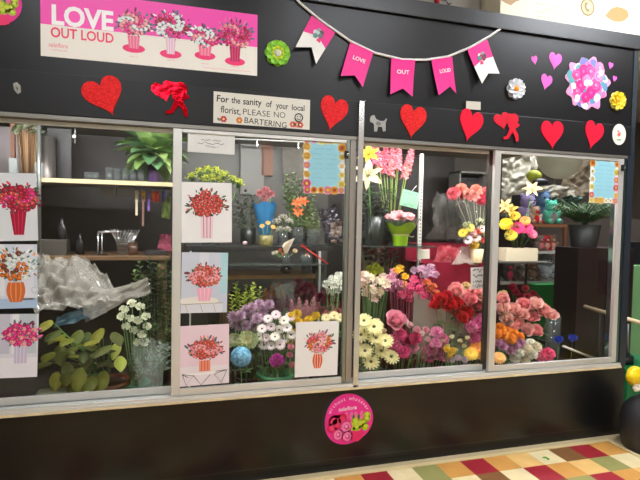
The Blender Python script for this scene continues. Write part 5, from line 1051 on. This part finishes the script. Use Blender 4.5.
# front row
h_ = P(396, 320, .2); flower('pink_ranunculus', 'one large round pink ranunculus above the hot pink carnations', 'flower', None, 'rose', (248, 160, 180), h_, (h_.x + .01, .24, .45), 13.5 * PXM(h_), None, M_STEM, 1, .6)
lab = 'large cream daisy with dark centre right of the chrome post'
bp = bunch('cream_daisy', lab, 'flower', 'cream daisies right of the chrome post', 'daisy', (244, 232, 160), [(364, 321), (361, 335), (376, 338), (365, 351), (381, 351), (371, 362), (391, 357), (374, 327), (385, 341)], .17, 9.2, zb=.5, c2=(70, 66, 24), leaves=1, dy=.03); bucket('dark bucket holding the large cream daisies', (bp.x + .01, bp.y + .02), .3, .09, .22, M_DARK)
lab = 'peach cream bloom between cream daisies and pink ranunculus'
bunch('peach_bud', lab, 'flower', 'peach buds beside the pink ranunculus', 'rose', (240, 216, 180), [(381, 325), (377, 321), (383, 331), (359, 345), (361, 353)], .22, 4, zb=.5, leaves=0)
lab = 'hot pink carnation below the large pink ranunculus'
bp = bunch('hot_pink_carnation', lab, 'flower', 'hot pink carnations in third window', 'carn', (226, 30, 110), [(400, 333), (392, 340), (408, 339), (413, 345), (404, 351), (396, 346), (416, 337)], .2, 7.2, zb=.5, cols=[(236, 50, 130), (240, 80, 150), (206, 20, 90), (244, 110, 166)], leaves=0); bucket('dark bucket holding the hot pink carnations', (bp.x, bp.y + .02), .3, .08, .21, M_DARK)
lab = 'small pale pink spray rose right of the pink ranunculus'
bunch('spray_rose', lab, 'flower', 'pale spray roses in third window', 'rose', (248, 206, 206), [(410, 325), (417, 330), (421, 334), (433, 335), (426, 330), (405, 322), (428, 340), (440, 331)], .2, 4.6, zb=.48, leaves=0, cols=[(248, 206, 206), (244, 170, 184), (248, 220, 214)])
lab = 'orchid pink carnation before the milky reflection sheet'
bp = bunch('orchid_carnation', lab, 'flower', 'orchid carnations in third window', 'carn', (232, 90, 150), [(431, 349), (438, 354), (444, 347), (446, 355), (436, 342), (429, 356), (443, 338), (437, 331), (427, 350)], .22, 6.6, zb=.46, cols=[(240, 120, 170), (244, 140, 186), (232, 90, 150)], leaves=0); bucket('dark bucket holding the orchid pink carnations', (bp.x, bp.y + .02), .3, .08, .2, M_DARK)
crumple('reflection_sheet', 'slanting grey green sheet imitating a glass reflection between red roses and front flowers', 'wrap', P(410, 354, .3), P(484, 354, .3), P(480, 332, .33), P(414, 291, .36), M_REFLHAZE, .012, 16, 3)  # added sheet, stands in for a counter's reflection on the door glass
lab = 'deep red rose left of the pink roses'
bp = bunch('red_rose', lab, 'flower', 'red roses in third window', 'rose', (190, 10, 24), [(441, 299), (450, 305), (457, 311), (462, 318), (436, 305), (447, 297), (456, 303), (466, 313)], .25, 9.5, zb=.5, leaves=2, cols=[(206, 10, 24), (220, 16, 30), (186, 8, 22)]); bucket('black bucket holding the red roses', (bp.x, bp.y + .02), .3, .1, .24, M_DARK)
lab = 'large pink rose left of the rightmost silver stile'
bp = bunch('pink_rose', lab, 'flower', 'large pink roses under the price sign', 'rose', (246, 150, 146), [(456, 290), (470, 300), (485, 295), (463, 296), (479, 306), (488, 304), (476, 291)], .3, 9.6, zb=.5, leaves=2, cols=[(250, 170, 166), (244, 146, 152), (252, 194, 178)]); bucket('black bucket holding the large pink roses', (bp.x, bp.y + .02), .3, .1, .24, M_DARK)
lab = 'greenish peach hydrangea bloom between pink roses under the price sign'
bunch('peach_carnation', lab.replace('hydrangea bloom', 'carnation'), 'flower', 'peach carnations under the price sign', 'carn', (226, 196, 130), [(466, 286), (474, 289), (481, 287)], .36, 5.6, zb=.5, leaves=0)
lab = 'magenta pink stock head beside the lower rightmost silver stile'
bp = bunch('magenta_carnation', lab.replace('stock head', 'carnation'), 'flower', 'magenta carnations beside the stile', 'carn', (216, 80, 140), [(476, 322), (483, 317), (478, 331), (485, 327), (472, 326), (481, 338), (474, 337)], .24, 6.8, zb=.46, leaves=0, cols=[(216, 80, 140), (226, 110, 160), (206, 60, 120)]); bucket('dark bucket holding the magenta carnations', (bp.x, bp.y + .02), .3, .08, .2, M_DARK)
lab = 'tiny cream bud in front of the milky reflection sheet'
bunch('cream_bud', lab, 'flower', 'cream buds before the milky sheet', 'rose', (240, 236, 190), [(443, 341), (452, 337), (460, 341), (467, 338), (448, 346), (464, 346), (456, 350)], .17, 3, zb=.48, leaves=0, dy=.02)
lab = 'small yellow freesia low at the glass of the third window'
bunch('small_yellow_bloom', lab.replace('freesia', 'bloom'), 'flower', 'yellow blooms low at the glass', 'carn', (244, 196, 40), [(447, 348), (453, 350), (450, 354)], .15, 3.6, zb=.5, leaves=0, dy=.01)
lab = 'orange gerbera low beside the rightmost silver stile'
bunch('orange_gerbera', lab, 'flower', 'orange gerberas low beside the stile', 'gerb', (240, 150, 40), [(478, 349), (485, 355)], .16, 9, zb=.48, c2=(160, 90, 20), leaves=0, dy=.01, cols=[(240, 140, 40), (244, 170, 50)])
flower('yellow_gerbera', 'yellow gerbera left of the orange gerberas at the glass', 'flower', None, 'gerb', (246, 200, 50), P(471, 354, .15), (P(471, 354, .15).x, .19, .48), 7.5 * PXM(P(471, 354, .15)), (200, 150, 30), M_STEM, 0, .6)
lab = 'pale lilac blossom low between yellow blooms and orange gerberas'
bunch('lilac_bloom', lab, 'flower', 'lilac blossoms low at the glass', 'carn', (214, 190, 196), [(458, 357), (465, 359), (452, 359)], .15, 3.6, zb=.48, leaves=0, dy=.01)
# ================================================================== FOURTH WINDOW
lab = 'pink rose to the right of the rightmost silver stile'
bp = bunch('pink_rose', lab, 'flower', 'pink roses in the last window', 'rose', (242, 140, 140), [(503, 299), (513, 309), (524, 304), (535, 304), (544, 311), (551, 315), (531, 317), (507, 320), (517, 323), (527, 330), (536, 331), (503, 309), (511, 329), (522, 314)], .34, 9.4, zb=.46, leaves=2, cols=[(250, 176, 168), (252, 190, 178), (244, 150, 152), (252, 200, 186)]); bucket('dark green bucket holding the pink roses in the last window', (bp.x, bp.y + .02), .3, .11, .22)
h_ = P(503, 295, .42); flower('lime_rose', 'pale lime green rose above the pink roses in the last window', 'flower', None, 'rose', (206, 206, 120), h_, (h_.x, .46, .5), 6.5 * PXM(h_), None, M_STEM, 1)
lab = 'crimson rose behind the pink roses in the last window'
bp = bunch('crimson_rose', lab, 'flower', 'crimson roses in the last window', 'rose', (186, 24, 60), [(516, 293), (525, 289), (533, 295), (521, 297), (528, 297), (537, 299), (513, 288)], .55, 5.6, zb=.5, leaves=1, cols=[(186, 24, 60), (210, 60, 80), (170, 16, 46)]); bucket('black bucket holding the crimson roses', (bp.x, bp.y + .02), .3, .1, .22, M_DARK)
lab = 'bright orange marigold right of the rightmost silver stile'
bp = bunch('orange_marigold', lab, 'flower', 'orange marigolds in the last window', 'carn', (246, 140, 20), [(500, 327), (507, 330), (514, 333), (520, 336), (503, 334), (497, 333), (511, 338)], .22, 5.6, zb=.48, leaves=0); bucket('dark bucket holding the orange marigolds', (bp.x, bp.y + .02), .3, .07, .2, M_DARK)
lab = 'lilac mum under the orange marigolds'
bunch('lilac_mum', lab, 'flower', 'lilac mums in the last window', 'mum', (206, 140, 176), [(509, 341), (503, 346), (516, 345), (498, 342), (510, 350), (520, 342)], .18, 6.4, zb=.46, leaves=0, dy=.02)
lab = 'white carnation low at the glass in the last window'
bp = bunch('white_carnation', lab, 'flower', 'white carnations in the last window', 'carn', (240, 232, 206), [(519, 352), (527, 348), (533, 353), (525, 357), (515, 357), (537, 346), (531, 343)], .17, 6, zb=.46, leaves=0, dy=.02, cols=[(240, 236, 214), (240, 226, 190)]); bucket('pale bucket holding the white carnations', (bp.x, bp.y + .03), .3, .07, .18, mat((120, 124, 116), .4))
h_ = P(548, 353, .17); flower('pink_carnation', 'bright pink carnation at right end of the white carnations', 'flower', None, 'carn', (240, 70, 120), h_, (h_.x, .2, .46), 7.5 * PXM(h_), None, M_STEM, 0)
h_ = P(541, 356, .15); flower('pink_carnation', 'bright pink carnation half behind the sill, left of another', 'flower', None, 'carn', (236, 90, 130), h_, (h_.x, .19, .46), 5 * PXM(h_), None, M_STEM, 0)
h_ = P(499, 358, .13); flower('peach_gerbera', 'peach gerbera low at the foot of the rightmost stile', 'flower', None, 'gerb', (246, 180, 90), h_, (h_.x, .16, .46), 7 * PXM(h_), (230, 150, 60), M_STEM, 0)
for x, y_, nm in ((559, 340, 'left'), (572.5, 338.5, 'right')):
    h_ = P(x, y_, .3); flower('blue_rose', 'deep blue rose before the black cabinet, %s of two' % nm, 'flower', None, 'rose', (30, 70, 200), h_, (h_.x + .01, .33, .45), 5.6 * PXM(h_), None, M_STEM, 0)
c = P(554, 350, .42); e = glass_vase('tall clear cylinder vase beside the pink roses in the last window', (c.x, .44, 0), .3, .055, P(554, 316, .42).z - .3, None, 1.05)
b = MB(); b.tube([P(563, 346, .25), P(592, 358, .2)], .009, pr(206, 196, 180), 8); tag(b.obj('pale_stick', None), 'pale stick slanting down at the sill below the blue roses', 'stick')
# white planter box of gerberas on a wire shelf
c0, c1 = P(503, 261, .5), P(534, 261, .5); PZ4 = c0.z
psh = shelf('thin dark shelf under the white planter box in the last window', c0.x - .12, c1.x + .06, .4, .64, PZ4, .012, mat((70, 66, 62), .5), None, 'planter_shelf')
b = MB(); b.box((c0.x + .06, .625, .3), (c0.x + .075, .64, PZ4 - .012), M_DARK); b.box((c1.x + .03, .625, .3), (c1.x + .045, .64, PZ4 - .012), M_DARK); b.obj('legs', psh, -psh.location)
e = empty('planter_box', ((c0.x + c1.x) / 2, .52, PZ4 + .001), 'white wooden planter box of gerberas in the last window', 'planter'); wd = (c1.x - c0.x) / 2; b = MB(); mw = pr(238, 226, 196)
for q in (((-wd, -.06, 0), (wd, -.05, .1)), ((-wd, .05, 0), (wd, .06, .1)), ((-wd, -.05, 0), (-wd + .01, .05, .1)), ((wd - .01, -.05, 0), (wd, .05, .1)), ((-wd + .01, -.05, 0), (wd - .01, .05, .01))): b.box(q[0], q[1], mw)
b.obj('box', e); b = MB(); b.box((-wd + .011, -.049, .011), (wd - .011, .049, .08), mat((70, 50, 30), .9)); b.obj('soil', e)
for i, (x, y_, kd, cc, rr, nm) in enumerate(((506, 224, 'gerb', (244, 200, 20), 7, 'yellow gerbera at left of the white planter box, upper'), (511, 235, 'gerb', (246, 216, 60), 6.5, 'yellow gerbera just above the rim of the white planter box'), (515, 216, 'daisy', (246, 206, 40), 5.5, 'yellow daisy topping the white planter box'), (517, 228, 'gerb', (240, 40, 110), 7.5, 'hot pink gerbera in middle of the white planter box, left'), (526, 228, 'gerb', (236, 50, 120), 7, 'hot pink gerbera in the white planter box, middle one'), (532, 234, 'gerb', (240, 110, 150), 5.5, 'hot pink gerbera in the white planter box, rightmost and lowest'), (525, 221, 'gerb', (240, 150, 60), 5.5, 'orange gerbera behind the hot pink ones in the planter'), (505, 206, 'lily', (240, 190, 110), 8, 'peach yellow lily above the planter box beside the stile'), (511, 210, 'lily', (240, 180, 60), 7, 'golden lily above the planter box, right of the peach one'), (532, 189, 'lily', (240, 196, 130), 9, 'large pale peach lily on long stem before the toys'))):
    h_ = P(x, y_, .5); flower('gerbera' if kd != 'lily' else 'lily', nm, 'flower', None, kd, cc, h_, ((c0.x + c1.x) / 2 + (x - 518) * .003, .52, PZ4 + .09), rr * PXM(h_), (200, 120, 20) if cc[2] < 100 else (120, 20, 50), M_STEM, 1, .6)
# ================================================================== SHOP BEYOND THE GLAZED END
ztop = P(580, 248, .72).z
x0, x1 = P(555, 250, 1.0).x, P(555, 250, 1.0).x + .62
b = MB(); b.box((-(x1 - x0) / 2, 0, 0), ((x1 - x0) / 2, .28, ztop), mat((34, 27, 27), .35, 0, .4), .006)
e = empty('black_cabinet', ((x0 + x1) / 2, .72, 0), 'tall black cabinet beyond the glass end carrying a palm', 'cabinet'); b.obj('body', e)
b = MB(); b.box((.0, -.006, .05), ((x1 - x0) / 2 - .01, -.0005, ztop - .03), mat((32, 25, 25), .3)); b.obj('door', e)
c = P(584, 240, .86); e = empty('potted_palm', (c.x, .86, ztop + .001), 'bushy green palm in dark grey pot on the black cabinet', 'potted plant')
b = MB(); b.lathe([(.105, 0), (.135, .2), (.128, .2), (.12, .18), (.001, .18)], mat((40, 42, 40), .45), seg=24, cap=False); b.obj('pot', e)
b = MB(); r = random.Random(6)
for k_ in range(90):
    a = k_ * 2.4; L = .2 + .17 * r.random(); el = .5 + .8 * r.random(); pts = [(math.cos(a) * L * t * (.4 + .3 * t), math.sin(a) * L * t * (.4 + .3 * t), +.18 + L * 1.0 * t - .5 * L * t * t * (1.7 - el)) for t in (0, .33, .66, 1)]
    b.tube(pts, .004, M_LEAFD, 4)
    for t in range(10):
        f = .3 + .7 * t / 9; i0 = min(2, int(f * 3)); q = Vector(pts[i0]).lerp(Vector(pts[i0 + 1]), f * 3 - i0)
        for s in (-1, 1): b.petal(Matrix.Translation(q) @ RZ(a - PI / 2 + s * .9), .07, .006, fm(*[(70, 120, 50), (50, 92, 44), (96, 140, 66)][(t + k_) % 3]), .3, -.9, .2, 3, 1, 1)
b.obj('fronds', e)
# toy shelving
TX0, TX1, TY0, TY1 = P(497, 250, 1.6).x, P(556, 250, 1.6).x + .05, 1.62, 2.1
zs = [P(540, 224, 1.62).z, P(540, 251, 1.62).z, P(540, 281, 1.62).z]
e = empty('toy_shelving', (TX0, TY0, 0), 'toy shelving with brown and white boards beyond the glass end', 'shelving'); W_ = TX1 - TX0
for z, m, e2 in ((zs[0], mat((170, 112, 72), .5), None), (zs[1], mat((214, 212, 206), .5), None), (zs[2], mat((190, 186, 178), .5), None)): b = MB(); b.box((0, 0, z - .03), (W_ + .1, TY1 - TY0, z), m); b.obj('shelf_board', e)
for x in (.01, W_ + .07):
    for y in (.0, TY1 - TY0 - .03): b = MB(); b.box((x, y + .001, 0), (x + .03, y + .03, zs[0] - .031), mat((140, 84, 56), .5)); b.obj('upright', e)
b = MB(); b.box((.05, TY1 - TY0 + .002, .2), (W_ + .1, TY1 - TY0 + .012, 1.5), mat((60, 46, 52), .6)); b.obj('back_panel', e)
def toy(px, z, s, label, c1, c2, y=1.8): p = P(px, 200, y); return plush(label, (p.x, y, z + .001), s * 1.15, c1, c2)
S1 = .1
b = MB(); p = P(527, 205, 1.78); 
toy(527, zs[0], .17, 'lavender plush toy seated on the top toy shelf behind the lilies', (150, 136, 180), (190, 180, 206))
toy(541, zs[0], .2, 'large blue grey plush toy in middle of the top toy shelf', (84, 110, 140), (120, 150, 170), 1.98)
toy(551, zs[0], .14, 'mint green plush toy at right end of the top toy shelf', (90, 190, 160), (140, 130, 130), 1.75)
toy(535, zs[0], .1, 'tan plush toy with red tummy, front of the top toy shelf', (190, 160, 130), (206, 40, 50), 1.7)
for px, c1, c2, lb in ((541, (130, 120, 110), (220, 120, 120), 'grey and pink plush toy on the middle toy shelf, left'), (547, (200, 60, 70), (230, 160, 140), 'red and peach plush toy on the middle toy shelf'), (553, (150, 110, 90), (200, 150, 130), 'brown plush toy at right end of the middle toy shelf')): toy(px, zs[1], .09, lb, c1, c2, 1.72)
for px, c1, c2, lb, yy in ((510, (70, 66, 66), (200, 60, 90), 'dark plush toy with pink tummy on the bottom toy shelf', 1.72), (517, (110, 100, 94), (60, 54, 52), 'grey brown plush toy second along the bottom toy shelf', 1.72), (525, (120, 110, 104), (170, 160, 150), 'pale striped plush toy third along the bottom toy shelf', 1.72), (534, (110, 84, 64), (150, 120, 96), 'brown plush toy fourth along the bottom toy shelf', 1.72), (547, (140, 146, 150), (170, 176, 178), 'big slumped grey plush toy at right end of the bottom toy shelf', 1.8)): toy(px, zs[2], .15 if px == 547 else .11, lb, c1, c2, yy)
p = P(535, 180, 1.95)
e = empty('yellow_green_toy', (p.x, 1.95, zs[0] + .3), 'x', 'x') if False else None
stk = P(537, 200, 2.02)
b = MB(); b.box((-.12, -.1, 0), (.12, .1, .34), mat((60, 70, 80), .6)); 
tag(b.obj('gift_carton', None, (stk.x + .02, 2.24, zs[0] - .0)) , 'dull blue grey gift carton at the back of the top toy shelf', 'box')
bpy.data.objects[-1] if False else None
# hanging clutter at the back: globe lamp, silver ribbons, crinkled wraps
gl = P(560, 155, 2.3); e = empty('globe_lantern', gl, 'big pale round paper lantern high in the last window', 'lantern'); k = PXM(gl)
b = MB(); rows = [[(22 * k * math.sin(PI * (i + .5) / 14) * math.cos(2 * PI * a / 28) * (1 + .01 * (i % 2)), 22 * k * math.sin(PI * (i + .5) / 14) * math.sin(2 * PI * a / 28), 24 * k * math.cos(PI * (i + .5) / 14)) for a in range(28)] for i in range(14)]
b.grid(rows, mat((206, 204, 188), .8, trans=.3), closed=True); b.obj('shade', e); b = MB(); b.tube([(0, 0, 24 * k), (0, 0, 3.545 - gl.z)], .003, pr(200, 200, 196), 5); b.obj('cord', e)
yg = P(534, 176, 2.0); b = MB(); b.ball((0, 0, 0), .085, fm(170, 180, 40), (1.1, .8, .8)); b.ball((.05, -.05, -.07), .07, mat((30, 32, 40), .5), (1.5, .8, .6)); b.tube([(0, 0, .06), (0, 0, 3.54 - yg.z)], .002, pr(180, 180, 176), 4); tag(b.obj('hanging_toy', None, yg), 'yellow green and dark hanging toy before the pale lantern', 'toy')
M_WRAPB = glassy('foil_wrap', .95, ior=1.6, rough=.2, haze=.85, hazecol=(196, 190, 170), bump=20)
for i, (q, lb) in enumerate((((500, 200, 535, 150), 'crinkled silver wrap hanging at the back left of the last window'), ((535, 208, 575, 186), 'tangle of silver foil wrap under the pale lantern'), ((560, 196, 594, 152), 'tall beige wrap hanging at the back beside the small blue sign'))):
    yy = 2.85 + .3 * i; crumple('foil_wrap', lb, 'wrap', P(q[0], q[1], yy), P(q[2], q[1], yy), P(q[2], q[3], yy), P(q[0], q[3], yy), M_WRAPB if i != 2 else mat((140, 126, 104), .5, noise_s=5, noise_a=.4), .1, 30, i * 3 + 1)
    o = [x for x in COL.objects if x.name.startswith('foil_wrap')][-1]; b = MB(); hh = (P(q[0], q[3], yy).z - o.location.z) * .8; b.tube([(0, .02, hh), (0, .02, 3.545 - o.location.z)], .003, pr(190, 188, 180), 4); b.obj('hanging_cord', o)
bp = P(560, 206, 2.3); lab = 'dark green garland foliage under the silver foil tangle'
p = P(556, 200, 2.35); e = crumple('green_wrap', 'dull green wrap heap behind the palm in the last window', 'wrap', P(546, 216, 2.3), P(580, 216, 2.3), P(578, 196, 2.4), P(552, 192, 2.4), mat((50, 80, 66), .4, noise_s=9, noise_a=.5), .15, 22, 4)
# backing table for the hanging heap
c0 = P(545, 216, 2.5); b = MB(); b.box((-1.0, -.35, 0), (1.6, .4, c0.z - .02), mat((86, 78, 72), .7)); tag(b.obj('back_counter', None, (c0.x + .3, 2.6, 0)), 'dull high counter behind the toy shelving', 'counter')
# green crate, pole rail, black vase at the right
gx0, gx1 = P(533, 290, 1.45).x, P(560, 290, 1.45).x; b = MB(); b.box((gx0, 1.4, 0), (gx1, 1.58, P(545, 284, 1.45).z), mat((0, 116, 44), .5), .006); tag(b.obj('green_bin', None), 'bright green bin under the toy shelving left of the black cabinet', 'bin')
b = MB(); b.tube([P(583, 306, .74), P(655, 327, .08)], .017, mat((206, 186, 150), .5), 10); o = tag(b.obj('pale_rail', None), 'long cream rail slanting past the black corner post', 'rail')
a0, a1 = P(600, 311, .6), P(648, 325, .14); b = MB()
for q in (a0, a1): b.tube([(q.x + .0, q.y, 0), (q.x, q.y, q.z - .012)], .012, M_DARK, 8)
b.obj('posts', o)
vx, vy = 3.105, -.235; e = empty('black_vase', (vx, vy, 0), 'big round shouldered black vase on the floor at right edge', 'vase'); b = MB()
b.lathe([(.14, 0), (.155, .02), (.172, .12), (.172, .2), (.155, .27), (.115, .32), (.07, .352), (.05, .37), (.05, .385), (.04, .385), (.04, .36), (.001, .3)], mat((46, 46, 48), .45, 0, .5), seg=36, cap=False); b.obj('body', e)
h_ = P(634, 377, vy); e = empty('yellow_bloom', (vx, vy, .31), 'fat yellow artificial bloom with a small white blossom in the black vase', 'flower'); L = h_ - Vector((vx, vy, .31)); b = MB(); k = PXM(h_)
for x, z, s in ((-7, 2, 6.5), (4, 2, 8.5), (-1, -1, 7.5), (9, 0, 7.5), (2, 4, 6)): b.ball(L + Vector((x * k, .004 * x, z * k)), s * k, mat((238, 204, 20), .4), (1, .8, .95), 16, 10)
b.obj('petals', e); b = MB()
for q in range(6): b.ball(L + Vector((-1 * k + 3 * k * math.cos(q * 1.047), -.03, -9 * k + 2.4 * k * math.sin(q * 1.047))), 2.2 * k, pr(240, 236, 224), (1, .7, 1), 8, 6)
b.obj('white_blossom', e); b = MB(); b.tube([(0, 0, 0), L * .5, L], .006, M_STEM, 6); b.obj('stem', e)
gz = P(632, 370, .35).z; g0 = P(622, 400, .4); b = MB(); b.box((g0.x, .36, 0), (g0.x + .5, .8, gz), mat((0, 104, 56), .5), .006); tag(b.obj('green_bin', None), 'green bin standing behind the black vase at the right edge', 'bin')
e = empty('rod_holder', (g0.x + .15, .55, gz), 'cluster of pale rods standing on the green bin at right edge', 'rods'); 
for i in range(5):
    b = MB(); b.tube([(.03 * i - .06, .02 * (i % 2), 0), (.03 * i - .07, .02 * (i % 2), .3 + .03 * (i % 3))], .009, mat([(190, 190, 186), (110, 112, 112), (206, 204, 196)][i % 3], .4, .3), 8); b.obj('rod', e)
b = MB(); b.lathe([(.085, 0), (.085, .06)], M_DARK, seg=16); b.obj('holder', e)
p = P(640, 300, 1.2); b = MB(); b.box((0, 1.2, 0), (1.2, 1.3, P(640, 242, 1.2).z), mat((24, 26, 34), .5)); o = b.obj('dark_counter', None, (p.x - .12, 0, 0)); tag(o, 'navy black counter beyond the corner post at right edge', 'counter')
p = P(638, 275, 1.0); b = MB(); b.box((0, 1.05, 0), (.9, 1.19, P(640, 266, 1.05).z), mat((110, 160, 110), .6)); tag(b.obj('pale_green_panel', None, (p.x - .05, 0, 0)), 'pale green panel before the navy counter at right edge', 'panel')
# ================================================================== ON THE ROOF OF THE COOLER
RZ0 = 2.821
xa, xb = P(500, 10, .12).x, P(672, 10, .12).x
e = empty('cream_carton', ((xa + xb) / 2, .35, RZ0), 'large cream carton with round emblem, brightly lit on the roof, upper right', 'box'); hw = (xb - xa) / 2
b = MB(); b.box((-hw, -.23, 0), (hw, .23, .42), mat((248, 238, 212), .6, noise_s=3, noise_a=.06), .004); q = P(588, 7, .115); lx, lz = q.x - (xa + xb) / 2, q.z - RZ0
b.disc((lx, lz), .062, pr(150, 126, 90), -.2312, 20, 1, 0, .05); b.disc((lx, lz), .05, pr(206, 186, 140), -.2316, 18); b.disc((lx - .005, lz), .034, pr(150, 130, 96), -.232, 12, .6, .4); b.disc((lx + .01, lz + .006), .02, pr(236, 216, 170), -.2324, 10)
for k in range(4): scribble(b, -hw + .28, -hw + .55, .1 + .028 * k, .012, pr(200, 176, 130), -.2312, 26, k)
for x in (-hw + .02, lx + .22): b.disc((x + .05, .2), .05, pr(190, 150, 96), -.2311, 12, 2, .2, .4)
b.obj('body', e)
xa, xb = P(405, 5, .25).x, P(484, 5, .25).x
e = carton('grey_carton', 'grey carton lying on the roof of the cooler, upper middle', 'box', ((xa + xb) / 2, .5, RZ0), (xb - xa, .4, .3), mat((150, 146, 136), .6))
b = MB(); q = P(437, 1, .29); b.ball((0, 0, 0), .018, mat((190, 20, 40), .4), (1.2, .7, .8)); b.tube([(.02, 0, .02), (.06, 0, .02), (.09, 0, -.01), (.11, 0, .0)], .004, M_DARK, 5); tag(b.obj('red_bauble', None, q), 'small red bauble with dark hook against the grey carton', 'ornament')
q = P(492, 8, .4); b = MB(); b.box((-.035, 0, 0), (.035, .3, .42), mat((52, 30, 18), .6)); tag(b.obj('brown_plank', None, (q.x, .4, RZ0)), 'dark brown plank between the grey and cream cartons on the roof', 'plank')
# ================================================================== WORLD AND VIEW
w = bpy.data.worlds.new('world'); S.world = w; w.use_nodes = True; w.node_tree.nodes['Background'].inputs[0].default_value = (.9, .92, 1, 1); w.node_tree.nodes['Background'].inputs[1].default_value = .3
S.view_settings.view_transform = 'Standard'; S.view_settings.look = 'None'; S.view_settings.gamma = 1; S.view_settings.exposure = EXPO
S.cycles.max_bounces = 10; S.cycles.transparent_max_bounces = 24; S.cycles.diffuse_bounces = 4; S.cycles.glossy_bounces = 4; S.cycles.caustics_reflective = False; S.cycles.caustics_refractive = False
